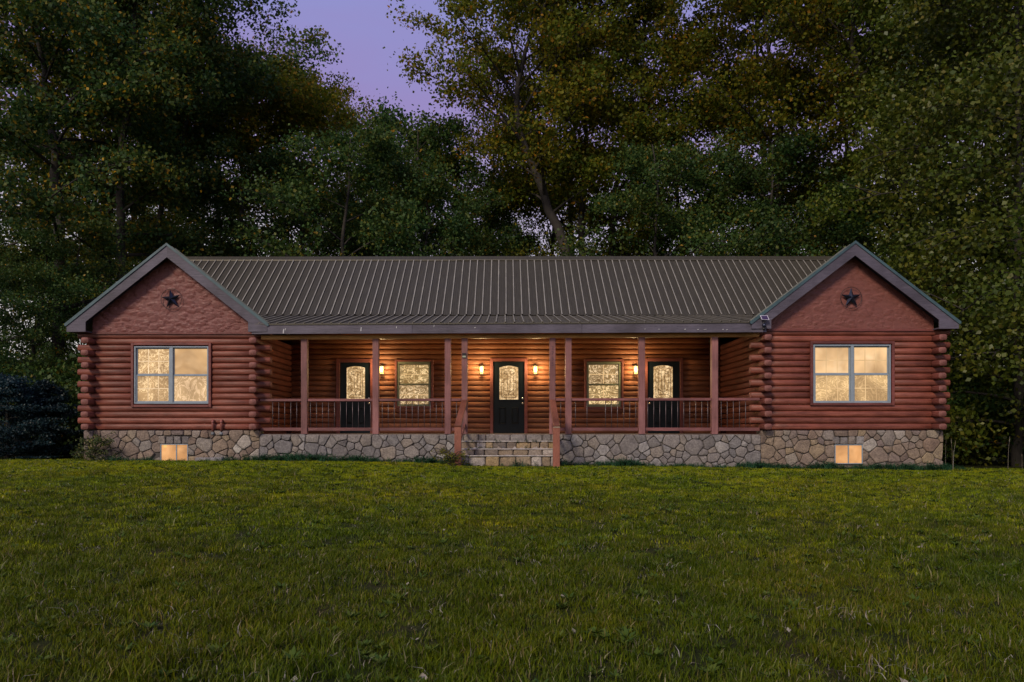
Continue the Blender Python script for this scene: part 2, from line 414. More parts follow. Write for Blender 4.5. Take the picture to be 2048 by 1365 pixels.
# ------------------------------------------------------------------ roofs
def ribbed(name, p00, p10, p01, width, mat, parent, length_pts=2, minor=True):
    """sheet: starts p00, runs 'width' along unit p10, up to vector p01"""
    ux = Vector(p10).normalized(); up = Vector(p01); nrm = ux.cross(up).normalized()
    if nrm.z < 0: nrm = -nrm
    prof = []; x = 0.0; rib = .2286
    k = int(round(width / rib))
    for i in range(k):
        b = i * rib
        prof += [(b, .034), (b + .030, .034), (b + .042, 0), (b + .085, 0), (b + .092, .004), (b + .100, .004), (b + .107, 0),
                 (b + .150, 0), (b + .157, .004), (b + .165, .004), (b + .172, 0), (b + .2146, 0)]
    prof.append((k * rib, .034))
    V = []; n = len(prof)
    p00 = Vector(p00)
    for t in (0, 1):
        for (a, h) in prof: V.append(p00 + ux * a + up * t + nrm * (h + (.0 if t else 0)))
    for t in (0, 1):
        for (a, h) in prof: V.append(p00 + ux * a + up * t + nrm * (h - .012))
    Fc = [[i, i + 1, n + i + 1, n + i] for i in range(n - 1)]
    Fc += [[2 * n + i + 1, 2 * n + i, 3 * n + i, 3 * n + i + 1] for i in range(n - 1)]
    Fc += [[i + 1, i, 2 * n + i, 2 * n + i + 1] for i in range(n - 1)]
    mi = [1 if (f[0] < n and f[0] % 12 in (0,)) else 0 for f in Fc]
    o = mk(name, V, Fc, None, parent, mats=[mat, M_RIB if mat is M_ROOF else mat], midx=mi)
    return o
roof = wall_root("main_roof", (0, YB, 4.8))
YBR, ZBR = 21.55, 4.80            # break between porch roof and main roof
YRG, ZRG = 24.4, 7.08             # ridge
wd = .9144; x = -10.95
proto = ribbed("roof_panel", (x, YBR - .06, ZBR - .01), (1, 0, 0), (0, YRG - YBR + .06, ZRG - ZBR + .01), wd, M_ROOF, roof)
pw = wloc(proto)
for i in range(1, 24):
    o = copyto(proto, roof, pw + Vector((wd * i, 0, random.uniform(-.003, .003))))
g = G(); g.add([(-10.95, YRG, ZRG), (11, YRG, ZRG), (11, 27.6, 4.5), (-10.95, 27.6, 4.5)], [[0, 1, 2, 3]])
g.build("back_roof_slope", M_ROOF, HOUSE)
g = G(); 
for s_ in (-10.6, 10.65): g.add([(s_, YBR, 4.0), (s_, 27.2, 4.0), (s_, 27.2, 4.7), (s_, YRG, ZRG - .1), (s_, YBR, ZBR - .1)], [[0, 1, 2, 3, 4]])
g.build("end_gable", M_TRIM, HOUSE)
# ridge cap in three lengths
for a, b in ((-10.95, -5.95), (-5.95, -1.6), (-1.6, 11.0)):
    dz = .004 if a == -5.95 else (.012 if a > -5 else 0)
    g = G(); V = []
    for xx in (a, b + .02):
        V += [(xx, YRG - .17, ZRG - .118 + dz), (xx, YRG - .165, ZRG - .085 + dz), (xx, YRG, ZRG + .055 + dz), (xx, YRG + .17, ZRG - .085 + dz)]
    g.add(V, [[0, 4, 5, 1], [1, 5, 6, 2], [2, 6, 7, 3], [0, 1, 2, 3], [7, 6, 5, 4]])
    g.build("ridge_cap", M_ROOF, roof)
# porch roof (shallow), follows the skewed eave
def zeave(x):
    z = 4.155 + (x + 5.9) / 11.8 * (-.03)
    if abs(x) > 6.38: z += (yeave(x) - (yp(x) - .24)) * .24
    return z
def yeave(x): return yp(x) - .24 if abs(x) <= 6.38 else 19.4
proof = wall_root("porch_roof", (0, 20, 4.4))
x = -6.86
while x < 6.7:
    y0, y1 = yeave(x), YBR + .05
    # sheets sit side by side; each sheared to the eave line
    V = []; k = 4; prof = []
    for i in range(k):
        b = i * .2286
        prof += [(b, .034), (b + .030, .034), (b + .042, 0), (b + .085, 0), (b + .092, .004), (b + .100, .004), (b + .107, 0), (b + .150, 0), (b + .157, .004), (b + .165, .004), (b + .172, 0), (b + .2146, 0)]
    prof.append((k * .2286, .02)); n = len(prof)
    for t in (0, 1):
        for a, h in prof:
            xx = x + a; V.append((xx, yeave(xx) if t == 0 else YBR + .05, (zeave(xx) if t == 0 else ZBR - .012) + h))
    for a, h in prof: V.append((x + a, yeave(x + a), zeave(x + a) + h - .012))
    Fc = [[i, i + 1, n + i + 1, n + i] for i in range(n - 1)] + [[i + 1, i, 2 * n + i, 2 * n + i + 1] for i in range(n - 1)]
    mk("roof_panel", V, Fc, None, proof, mats=[M_ROOF3, M_RIB], midx=[1 if (f[0] < n and f[0] % 12 == 0) else 0 for f in Fc])
    x += wd
# porch fascia, in boards
for a, b in ((-6.36, -2.3), (-2.3, 1.9), (1.9, 6.37)):
    g = G(); g.beam((a, yp(a) - .20, zeave(a) - .135), (b - .004, yp(b) - .20, zeave(b) - .135), .03, .235)
    g.build("fascia_board", M_FASCIA, HOUSE)
g = G(); g.beam((-5.93, yp(-5.93) - .228, zeave(-5.93) - .012), (5.97, yp(5.97) - .228, zeave(5.97) - .012), .012, .035, .002); g.build("drip_edge", M_ROOF, HOUSE)
# beam under the fascia, ceiling, floor
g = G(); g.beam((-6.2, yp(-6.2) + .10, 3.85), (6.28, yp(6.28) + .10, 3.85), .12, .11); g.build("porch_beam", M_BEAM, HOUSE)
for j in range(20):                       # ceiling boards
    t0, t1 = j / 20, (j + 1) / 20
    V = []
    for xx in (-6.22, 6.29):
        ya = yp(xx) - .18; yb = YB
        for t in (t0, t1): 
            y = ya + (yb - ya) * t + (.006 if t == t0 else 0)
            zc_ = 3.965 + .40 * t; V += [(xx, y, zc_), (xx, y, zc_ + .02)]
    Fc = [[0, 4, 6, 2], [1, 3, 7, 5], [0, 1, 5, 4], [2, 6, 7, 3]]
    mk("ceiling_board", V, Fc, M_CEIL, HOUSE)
mk("porch_floor", [(-6.23, yp(-6.23) + .05, FLOOR - .06), (6.3, yp(6.3) + .05, FLOOR - .06), (6.3, YB + .1, FLOOR - .06), (-6.23, YB + .1, FLOOR - .06),
                   (-6.23, yp(-6.23) + .05, FLOOR), (6.3, yp(6.3) + .05, FLOOR), (6.3, YB + .1, FLOOR), (-6.23, YB + .1, FLOOR)],
   [[3, 2, 1, 0], [4, 5, 6, 7], [0, 1, 5, 4], [1, 2, 6, 5], [2, 3, 7, 6], [3, 0, 4, 7]], M_FLOOR, HOUSE)
for x_, d_ in ((-4.98, 1), (-1.9, 0)): pass
# small white clips and chips along the fascia
for px, py, w, h in ((567, 663, 3, 9), (571, 659, 2, 4), (722, 659, 2.5, 8), (793, 655, 2, 3.5), (868, 652.5, 2, 4.5), (950, 655.5, 2.5, 2), (1290, 658.5, 3, 1.3), (1370, 659, 4, 1.6), (1396, 659.5, 4, 1.4), (1446, 659.5, 3, 2), (1454, 659.8, 3, 1.6), (1318, 659, 6, .9), (1410, 659.3, 8, .8)):
    X_ = PX(px, 18.6); Y_ = yp(X_) - .222; X_ = PX(px, Y_)
    g = G(); s = Y_ / F
    g.prism([(X_ - w * s / 2, PZ(py, Y_) - h * s / 2), (X_ + w * s * .2, PZ(py, Y_) - h * s / 2), (X_ + w * s / 2, PZ(py, Y_) + h * s / 2), (X_ - w * s * .1, PZ(py, Y_) + h * s / 2)], Y_ - .004, Y_ + .006)
    g.build("paint_chip", M_WHITE, HOUSE)

# ---- gabled wings
def hash_lumps(X, Z, n, smin, smax, h, seed, sharp=.7):
    rg = np.random.default_rng(seed); out = np.zeros_like(X)
    x0, x1, z0, z1 = X.min(), X.max(), Z.min(), Z.max()
    for i in range(n):
        cx, cz = rg.uniform(x0, x1), rg.uniform(z0, z1)
        a = rg.uniform(smin, smax); b = a * rg.uniform(.35, .7); th = rg.uniform(-.25, .25)
        dx, dz = X - cx, Z - cz
        u = (dx * math.cos(th) + dz * math.sin(th)) / a; v = (-dx * math.sin(th) + dz * math.cos(th)) / b
        d = (np.abs(u) ** 2.6 + np.abs(v) ** 2.6)
        q = np.clip((1 - d) / sharp, 0, 1); q = q * q * (3 - 2 * q) * h * rg.uniform(.5, 1)
        out = np.maximum(out, q * (1 + .5 * v * 1.0))
    return out
def shake_mat(name, c):
    m, n, l, b = newmat(name)
    v = objco(n, l, (1, 1, 1.8), False); t = noise(n, l, v.outputs[0], 9, 7, .65, .4)
    vo = n.new("ShaderNodeTexVoronoi"); vo.feature = 'DISTANCE_TO_EDGE'; vo.inputs["Scale"].default_value = 6.5
    dn = noise(n, l, v.outputs[0], 5, 3); mvv = n.new("ShaderNodeVectorMath"); mvv.operation = 'MULTIPLY_ADD'; l.new(dn.outputs[1], mvv.inputs[0]); mvv.inputs[1].default_value = (.35, .35, .35); l.new(v.outputs[0], mvv.inputs[2])
    l.new(mvv.outputs[0], vo.inputs["Vector"])
    r = ramp_node(n, [(.3, tuple(q * .78 for q in c)), (.7, tuple(q * 1.15 for q in c))]); l.new(t.outputs[0], r.inputs[0])
    l.new(r.outputs[0], b.inputs["Base Color"]); b.inputs["Roughness"].default_value = .55
    rv = ramp_node(n, [(0, (0, 0, 0)), (.06, (1, 1, 1))]); l.new(vo.outputs[0], rv.inputs[0])
    ad = n.new("ShaderNodeMath"); ad.operation = 'MULTIPLY_ADD'; l.new(t.outputs[0], ad.inputs[0]); ad.inputs[1].default_value = .6; l.new(rv.outputs[0], ad.inputs[2])
    bump(n, l, ad.outputs[0], .45, .012, b)
    return m
M_GABLE = shake_mat("red_painted_stone_panel", (.19, .066, .058))
M_GABLE2 = shake_mat("brick_red_textured_panel", (.19, .062, .048))

def wing(W_, Y_, apex_z, tip_z, half, lump, matg, cxs, trimz):
    cx = (W_[0] + W_[1]) / 2; cxx = cxs
    YF = Y_ - .26                      # face of the rake boards
    sl = (apex_z - tip_z) / half
    root = wall_root("gable_roof", (cx, Y_, 5))
    # roof slopes: sheets across the depth
    for sgn in (-1, 1):
        y = YF - .03
        k = 0
        run = half + .0; L = math.hypot(run, sl * run)
        ribbed("roof_panel", (cxx + sgn * half, y, tip_z - .03), (0, 1, 0), (-sgn * half, 0, apex_z - tip_z), .4572, M_ROOF2, root); y += .43
        while y < 23.4:
            o = ribbed("roof_panel", (cxx + sgn * half, y, tip_z - .04), (0, 1, 0), (-sgn * half, 0, apex_z - .8 - tip_z), wd, M_ROOF2, root); y += wd
        V = []
        for yy_ in (YF + .395, YF + .40): V += [(cxx + sgn * (half - .02), yy_, tip_z - .03), (cxx, yy_, apex_z - .02), (cxx, yy_, apex_z - .9), (cxx + sgn * (half - .02), yy_, tip_z - .08)]
        mk("roof_step", V, [[0, 1, 2, 3], [7, 6, 5, 4], [0, 4, 5, 1]], M_FASCIA, root)
    # teal drip edge on the rakes
    for sgn in (-1, 1):
        g = G(); g.prism([(cxx + sgn * (half + .01), tip_z - .03), (cxx + sgn * (half + .01), tip_z + .018), (cxx, apex_z + .022), (cxx, apex_z - .045), (cxx + sgn * (half - .03), tip_z - .045)][::sgn], YF - .052, YF - .030)
        g.build("rake_drip_edge", M_TEAL, HOUSE)
    # rake boards with the boxed returns
    bh = .335
    zb = trimz + .025
    for sgn in (-1, 1):
        xin = cxx + sgn * (half - .51); zin = apex_z - bh - sl * (half - .51)
        poly = [(cxx, apex_z - .04), (cxx, apex_z - bh), (xin, zin), (xin, zb), (cxx + sgn * (half - .035), zb), (cxx + sgn * (half - .035), tip_z - .015)]
        if sgn < 0: poly = poly[::-1]
        g = G(); g.prism(poly, YF - .028, YF + .0)
        g.build("rake_board", M_FASCIA, HOUSE)
        # soffit filling back to the wall
        g = G(); g.prism([(xin + sgn * .0, zb + .004), (cxx + sgn * (half - .04), zb + .004), (cxx + sgn * (half - .04), zb + .03), (xin, zb + .03)][::-sgn], YF + .001, Y_ + .3)
        g.build("soffit", M_FASCIA, HOUSE)
    # gable wall with relief
    nx, nzz = 190, 92
    xs = np.linspace(cx - half + .48, cx + half - .48, nx)
    top = lambda xx: apex_z - bh + .05 - sl * abs(xx - cxx)
    V = []; 
    ts = np.linspace(0, 1, nzz)
    zmin = trimz
    Xg = np.repeat(xs[:, None], nzz, 1)
    tops = np.array([max(top(v) + .05, zmin + .05) for v in xs]); Zg = zmin + (tops[:, None] - zmin) * ts[None, :]
    H = hash_lumps(Xg, Zg, *lump)
    Yg = Y_ + .02 - H
    V = np.stack([Xg, Yg, Zg], -1).reshape(-1, 3)
    Fc = [[i * nzz + j, (i + 1) * nzz + j, (i + 1) * nzz + j + 1, i * nzz + j + 1] for i in range(nx - 1) for j in range(nzz - 1)]
    mk("gable_panel", V, Fc, matg, HOUSE, True)
    # trim board where gable meets logs
    g = G(); g.box(W_[0] + .16, W_[1] - .16, Y_ - .035, Y_ + .02, trimz - .008, trimz + .018)
    g.build("trim_board", M_TRIM, HOUSE)
    g = G(); g.box(W_[0] + .17, W_[1] - .17, Y_ - .0, Y_ + .05, ZL + CO * 16 + .0, trimz - .010)
    g.build("trim_board", M_TRIM, HOUSE)
    return YF
ZT = 3.98
YFL = wing(WL, YL, 6.165, 4.14, 2.55, (620, .05, .13, .022, 3, .28), M_GABLE, PX(334.5, YL - .26), PZ(668.5, YL - .03))
YFR = wing(WR, YR, 6.07, 4.11, 2.55, (380, .05, .12, .011, 5, .2), M_GABLE2, PX(1709.5, YR - .26), PZ(662.5, YR - .03))
# rake board nail seams (gap where return board meets rake)

# ------------------------------------------------------------------ field-stone foundation
def clip(poly, a, b, c):
    """keep a*x+b*z<=c"""
    out = []
    for i in range(len(poly)):
        p, q = poly[i], poly[(i + 1) % len(poly)]
        dp, dq = a * p[0] + b * p[1] - c, a * q[0] + b * q[1] - c
        if dp <= 0: out.append(p)
        if dp * dq < 0:
            t = dp / (dp - dq); out.append((p[0] + (q[0] - p[0]) * t, p[1] + (q[1] - p[1]) * t))
    return out
def area(p): return abs(sum(p[i][0] * p[(i + 1) % len(p)][1] - p[(i + 1) % len(p)][0] * p[i][1] for i in range(len(p)))) / 2
def stones(x0, x1, z0f, z1, size, rg, gap=.008, holes=(), aspect=.82):
    """irregular cells in a wall strip; returns convex polygons"""
    zmin = min(z0f(x0), z0f(x1)) - .12
    seeds = []; tries = 0
    while tries < 4000:
        tries += 1
        sx, sz = rg.uniform(x0 + .03, x1 - .03), rg.uniform(zmin, z1 - .04)
        r = size * rg.choice([.48, .75, 1.0, 1.30], p=[.30, .28, .24, .18])
        if any(h[0] - .03 < sx < h[1] + .03 and h[2] - .03 < sz < h[3] + .03 for h in holes): continue
        if all(math.hypot((sx - a) * aspect, sz - b) > (r + q) * .5 for a, b, q in seeds): seeds.append((sx, sz, r))
    out = []
    for i, (sx, sz, r) in enumerate(seeds):
        poly = [(x0, zmin), (x1, zmin), (x1, z1 - rg.uniform(0, .012)), (x0, z1 - rg.uniform(0, .012))]
        near = sorted(((a - sx) ** 2 + (b - sz) ** 2, j) for j, (a, b, q) in enumerate(seeds) if j != i)[:14]
        for d2, j in near:
            a, b, q = seeds[j]
            dx, dz = a - sx, b - sz; L = math.hypot(dx, dz)
            w = .5 + (r * r - q * q) / (2 * L * L) * .7
            w = min(max(w, .3), .7)
            c = (dx * (sx + dx * w) + dz * (sz + dz * w)) / L - gap * .5 - .002
            poly = clip(poly, dx / L, dz / L, c)
            if len(poly) < 3: break
        for h in holes:
            if len(poly) >= 3 and not (max(p[0] for p in poly) <= h[0] or min(p[0] for p in poly) >= h[1] or max(p[1] for p in poly) <= h[2] or min(p[1] for p in poly) >= h[3]):
                opts = [clip(poly, 1, 0, h[0]), clip(poly, -1, 0, -h[1]), clip(poly, 0, 1, h[2]), clip(poly, 0, -1, -h[3])]
                opts = [o for o in opts if len(o) >= 3]
                if not opts: poly = []; break
                poly = max(opts, key=area)
        if len(poly) >= 3 and area(poly) > .003: out.append(poly)
    return out
def chaikin(p, r=.22):
    out = []
    for i in range(len(p)):
        a, b = p[i], p[(i + 1) % len(p)]
        out.append((a[0] + (b[0] - a[0]) * r, a[1] + (b[1] - a[1]) * r)); out.append((a[0] + (b[0] - a[0]) * (1 - r), a[1] + (b[1] - a[1]) * (1 - r)))
    return out
def stone_obj(poly, yfun, depth, mat, parent, rg, name="stone"):
    p = chaikin(poly, rg.uniform(.07, .18)); n = len(p)
    p = [(a + rg.uniform(-.004, .004), b + rg.uniform(-.004, .004)) for a, b in p]
    cx = sum(a for a, b in p) / n; cz = sum(b for a, b in p) / n
    tx, tz = rg.uniform(-.06, .06), rg.uniform(-.08, .05)
    V = []
    for sc, d in ((1.0, .05), (.975, -.55 * depth), (.86, -.95 * depth)):
        for a, b in p:
            xx, zz = cx + (a - cx) * sc, cz + (b - cz) * sc
            dy = d + (0 if sc == 1 else (xx - cx) * tx + (zz - cz) * tz + rg.uniform(-.003, .003))
            V.append((xx, yfun(xx) + dy, zz))
    V.append((cx + rg.uniform(-.02, .02), yfun(cx) - depth * rg.uniform(.95, 1.35), cz + rg.uniform(-.01, .01)))
    Fc = []
    for r_ in range(2):
        for i in range(n): Fc.append([r_ * n + i, r_ * n + (i + 1) % n, (r_ + 1) * n + (i + 1) % n, (r_ + 1) * n + i])
    for i in range(n): Fc.append([2 * n + i, 2 * n + (i + 1) % n, 3 * n])
    if name is None: return V, Fc
    return mk(name, V, Fc, mat, parent, False)

class RG:
    def __init__(s, k): s.r = np.random.default_rng(k)
    def uniform(s, a, b): return float(s.r.uniform(a, b))
    def choice(s, a, p): return float(s.r.choice(a, p=p))
fnd = wall_root("stone_foundation", (0, 19, .9))
BW_L = rect(321, 376, 888.5, 927.5, YL - .05); BW_R = rect(1669.5, 1725.5, 889.6, 928.5, YR - .05)
gl = lambda x, y=19: float(ground(x, y)) - .02
cnt = 0
ALLST = []
def do_stones(x0, x1, yfun, z1, size, mat, holes, seed):
    global cnt
    rg = RG(seed)
    for poly in stones(x0, x1, lambda q: gl(q), z1, size, rg, holes=holes):
        ALLST.append((area(poly), poly, yfun, mat, rg)); cnt += 1
def flush_stones(limit=282):
    ALLST.sort(key=lambda t: -t[0]); rest = {}
    for i, (a, poly, yfun, mat, rg) in enumerate(ALLST):
        d = rg.uniform(.022, .048)
        if i < limit: stone_obj(poly, yfun, d, mat, fnd, rg)
        else:
            g = rest.setdefault(mat.name, (G(), mat))[0]; V, Fc = stone_obj(poly, yfun, d, mat, fnd, rg, None); g.add(V, Fc)
    g = G(); mats = []; mi = []
    for k, (g_, m_) in rest.items():
        g.add(g_.v, g_.f); mats.append(m_); mi += [len(mats) - 1] * len(g_.f)
    if g.v: tag(mk("small_infill_stones", g.v, g.f, None, fnd, mats=mats, midx=mi), kind="stuff")
def lintel(h, y, n_, mat, seed):
    rg = RG(seed); x0, x1 = h[0] - .07, h[1] + .04; w = (x1 - x0) / n_
    for i in range(n_):
        a = x0 + i * w + .006; b = a + w - .014; z0 = h[3] + .006; z1 = z0 + rg.uniform(.17, .2)
        stone_obj([(a, z0), (b, z0), (b - rg.uniform(0, .02), z1), (a + rg.uniform(0, .02), z1)], lambda q: y, rg.uniform(.03, .045), mat, fnd, rg)
do_stones(WL[0] - .05, WL[1] + .0, lambda q: YL - .03, ZL - .012, .262, M_STONE_W, [(BW_L[0] - .0, BW_L[1], BW_L[2] - .05, BW_L[3] + .22)], 21)
lintel(BW_L, YL - .03, 4, M_STONE_P, 5)
do_stones(WR[0] + .0, WR[1] + .04, lambda q: YR - .03, ZL - .012, .262, M_STONE_W, [(BW_R[0] - .0, BW_R[1], BW_R[2] - .05, BW_R[3] + .2)], 22)
lintel(BW_R, YR - .03, 4, M_STONE_P, 6)
do_stones(WL[1] + .01, -1.02, yp, FLOOR - .004, .255, M_STONE_P, [], 23)
do_stones(1.17, WR[0] - .01, yp, FLOOR - .004, .255, M_STONE_P, [], 24)
flush_stones(); print("STONES", cnt)
g = G()
g.box(WL[0] - .03, WL[1] - .01, YL - .02, YL + .3, .1, ZL - .02, 0)
g.box(WR[0] + .01, WR[1] + .03, YR - .02, YR + .3, .1, ZL - .02, 0)
g.box(WL[0] - .03, WL[0] + .17, YL + .3, YB + 5.3, .1, ZL - .02, 0)
g.box(WR[1] - .17, WR[1] + .03, YR + .3, YB + 5.3, .1, ZL - .02, 0)
g.add([(WL[1] - .01, yp(WL[1]) + .012, .1), (WR[0] + .01, yp(WR[0]) + .012, .1), (WR[0] + .01, yp(WR[0]) + .4, .1), (WL[1] - .01, yp(WL[1]) + .4, .1),
       (WL[1] - .01, yp(WL[1]) + .012, FLOOR - .025), (WR[0] + .01, yp(WR[0]) + .012, FLOOR - .025), (WR[0] + .01, yp(WR[0]) + .4, FLOOR - .025), (WL[1] - .01, yp(WL[1]) + .4, FLOOR - .025)],
      [[0, 1, 5, 4], [4, 5, 6, 7], [1, 2, 6, 5], [3, 0, 4, 7], [2, 3, 7, 6]])
g.build("mortar", M_MORTAR, fnd)

# ------------------------------------------------------------------ posts, rails, balusters
posts = [608, 751, 895.5, 929, 1105, 1137, 1284, 1430]
PXS = []
for p in posts:
    X_ = PX(p, 18.9); Y_ = yp(X_) + .10; X_ = PX(p, Y_ - .07); PXS.append(X_)
    w = .155 if p not in (929, 1105) else .15
    g = G(); g.box(X_ - w / 2, X_ + w / 2, Y_ - w / 2, Y_ + w / 2, FLOOR, 3.795, .006); po = g.build("porch_post", M_POST, HOUSE)
    if p == 1105: NUMPOST = (X_, Y_ - w / 2)
    if p == 929: BOXPOST = (X_, Y_ - w / 2)
NZ0, NZ1 = 1.475, 1.56
bal_g = G(); bal_g.tube([(0, 0, 0), (0, 0, .70)], .0085, 6); bal_g.tube([(0, 0, .345), (0, 0, .365)], .011, 6)
bal = None
def railing(xa, xb, slots):
    global bal
    ya, yb = yp(xa) + .10, yp(xb) + .10
    root = wall_root("porch_railing", ((xa + xb) / 2, (ya + yb) / 2, FLOOR))
    g = G(); g.beam((xa, ya, 2.255), (xb, yb, 2.255), .09, .065, .006); g.build("top_rail", M_RAIL, root)
    g = G(); g.beam((xa, ya, NZ0 + .037), (xb, yb, NZ0 + .037), .06, .082, .006); g.build("bottom_rail", M_RAIL, root)
    for px in slots:
        X_ = PX(px, 18.85); Y_ = yp(X_) + .10; X_ = PX(px, Y_)
        if bal is None:
            bal = mk("baluster", np.array(bal_g.v) + np.array([X_, Y_, 1.535]), bal_g.f, M_BAL, root, True, origin=(X_, Y_, 1.535))
        else: copyto(bal, root, (X_, Y_, 1.535))
hw = .078
railing(WL[1] + .0, PXS[0] - hw, [545.5, 557.6, 569.5, 581.5, 593.5])
railing(PXS[0] + hw, PXS[1] - hw, [621 + 12.0 * i for i in range(11)])
railing(PXS[1] + hw, PXS[2] - hw, [764.5 + 12.0 * i for i in range(11)])
railing(PXS[2] + hw, PXS[3] - hw, [913])
railing(PXS[4] + hw, PXS[5] - hw, [1121.5])
railing(PXS[5] + hw, PXS[6] - hw, [1151, 1174, 1211, 1223, 1235, 1247.5, 1259.5, 1271.6])
railing(PXS[6] + hw, PXS[7] - hw, [1295.5 + 12.0 * i for i in range(11)])
railing(PXS[7] + hw, WR[0] - .0, [1442.5, 1454.5, 1466.7, 1479, 1491.2])

# ------------------------------------------------------------------ steps with handrails
STEPS = empty("stone_steps", (.1, 17.9, .6), "rough fieldstone front steps with weeds growing on the treads, below the middle door", "steps")
xs0, xs1 = -1.02, 1.17
M_NOSE = plain('pale_worn_step_edge', (.40, .37, .35), .85, 0, .35, 9, .8)
treads = [(18.72, 1.388), (18.33, 1.215), (17.96, 1.035), (17.6, .885)]
rg = RG(77)
for i, (y0, zt) in enumerate(treads):
    zb_ = treads[i + 1][1] - .03 if i < 3 else .62
    e = i * .035 if i else 0
    # core slab
    stp = mk("step", *(lambda b: (b.v, b.f))(G().box(xs0 - e + .03, xs1 + e - .03, y0 + .02, 18.9, zb_ - .1, zt - .018, .01)), M_MORTAR, STEPS)
    # face stones
    x = xs0 - e; first = True
    while x < xs1 + e - .06:
        w = rg.uniform(.16, .42); b = min(x + w, xs1 + e)
        if xs1 + e - b < .1: b = xs1 + e
        j = lambda s=.012: rg.uniform(-s, s)
        stone_obj([(x + .005, zb_ + .02 + j()), (b - .007, zb_ + .02 + j()), (b - .007 + j(), zt - .006 + j(.009)), (x + .005 + j(), zt - .006 + j(.009))], lambda q, y0=y0: y0 + .015 , rg.uniform(.02, .05), M_STONE_S if i > 0 else M_STONE_P, stp, rg, "stone")
        x = b
    if i > 0:
        g = G(); g.box(xs0 - e, xs1 + e, y0 - .045, y0 + .06, zt - .012, zt + .016, .008); g.build("nosing", M_NOSE, stp)
    # tread flagstones
    if i > 0:
        x = xs0 - e
        while x < xs1 + e - .06:
            w = rg.uniform(.2, .42); b = min(x + w, xs1 + e)
            yb_ = treads[i - 1][0] - .02
            V = []; hh = zt + rg.uniform(-.004, .016); n = 8
            base = [(x + .01, y0), (b - .01, y0 + rg.uniform(-.02, .02)), (b - .012, yb_), (x + .012, yb_)]
            q = chaikin(base, .2)
            V = [(a, b2, hh - .04) for a, b2 in q] + [(a, b2, hh + rg.uniform(-.006, .006)) for a, b2 in q]
            n = len(q)
            mk("stone", V, [[k, (k + 1) % n, n + (k + 1) % n, n + k] for k in range(n)] + [list(range(n, 2 * n))], M_STONE_S, stp)
            x = b
# loose rubble on the second tread
for i in range(26):
    X_ = rg.uniform(xs0 + .1, xs1 - .08); Y_ = rg.uniform(18.02, 18.28); s = rg.uniform(.03, .075)
    V = []
    for a in range(6):
        t = a * math.pi / 3; V.append((X_ + s * math.cos(t) * rg.uniform(.7, 1.2), Y_ + s * .6 * math.sin(t) * rg.uniform(.7, 1.2), 1.04 + s * .1))
    V.append((X_ + rg.uniform(-.01, .01), Y_, 1.04 + s * rg.uniform(.7, 1.3)))
    V += [(X_, Y_, 1.03)]
    mk("stone", V, [[a, (a + 1) % 6, 6] for a in range(6)] + [[(a + 1) % 6, a, 7] for a in range(6)], M_STONE_S, STEPS)
# handrails
for pxp, pxn, sgn in ((929, 916, -1), (1105, 1112.6, 1)):
    xp_ = PXS[3] if sgn < 0 else PXS[4]; yn = 17.3; xn = PX(pxn, yn)
    hr = wall_root("stair_handrail", (xn, yn, .7))
    g = G(); g.box(xn - .078, xn + .078, yn - .075, yn + .075, float(ground(xn, yn)) - .05, 1.565, .006); g.build("newel_post", M_HAND, hr)
    ytop = yp(xp_) + .02
    g = G(); g.beam((xn, yn - .09, 1.585), (xp_, ytop, 2.235), .15, .045, .006); g.build("sloping_rail", M_HAND, hr)
    g = G(); g.beam((xn, yn + .07, 1.12), (xp_, ytop, 1.62), .05, .09, .006); g.build("lower_rail", M_RAIL, hr)
    for t in (.25, .5, .75):
        X_ = xn + (xp_ - xn) * t; Y_ = yn + (ytop - yn) * t; z0 = 1.12 + .5 * t; z1 = 1.57 + .66 * t
        g = G(); g.tube([(X_, Y_, z0), (X_, Y_, z1)], .009, 6); g.build("baluster", M_BAL, hr, True)
    if sgn > 0:
        g = G(); g.box(xn - .075, xn + .078, yn - .096, yn - .088, 1.553, 1.566, .001); g.build("bare_wood_edge", plain("bare_pale_wood", (.6, .5, .38), .7), hr)

# ------------------------------------------------------------------ windows
def frame_poly(g, x0, x1, z0, z1, w, y0, y1, wb=None, wt=None):
    wb = wb or w; wt = wt or w
    g.box(x0, x0 + w, y0, y1, z0, z1, .003); g.box(x1 - w, x1, y0, y1, z0, z1, .003)
    g.box(x0 + w, x1 - w, y0, y1, z0, z0 + wb, .003); g.box(x0 + w, x1 - w, y0, y1, z1 - wt, z1, .003)
def casing(r, y, w, parent, mat=M_TRIM, proud=.04, bottom=True):
    x0, x1, z0, z1 = r
    for a in (((x0, x0 + w, z0, z1),), ((x1 - w, x1, z0, z1),), ((x0 + w + .002, x1 - w - .002, z1 - w, z1),)) + ((((x0 + w + .002, x1 - w - .002, z0, z0 + w),),) if bottom else ()):
        a = a[0]; g = G(); g.box(a[0], a[1], y - proud, y + .1, a[2], a[3], .005); g.build("casing_board", mat, parent)
def pane(x0, x1, z0, z1, y, mat, parent, name="pane"):
    g = G(); g.box(x0, x1, y, y + .008, z0, z1, 0); return g.build(name, mat, parent)
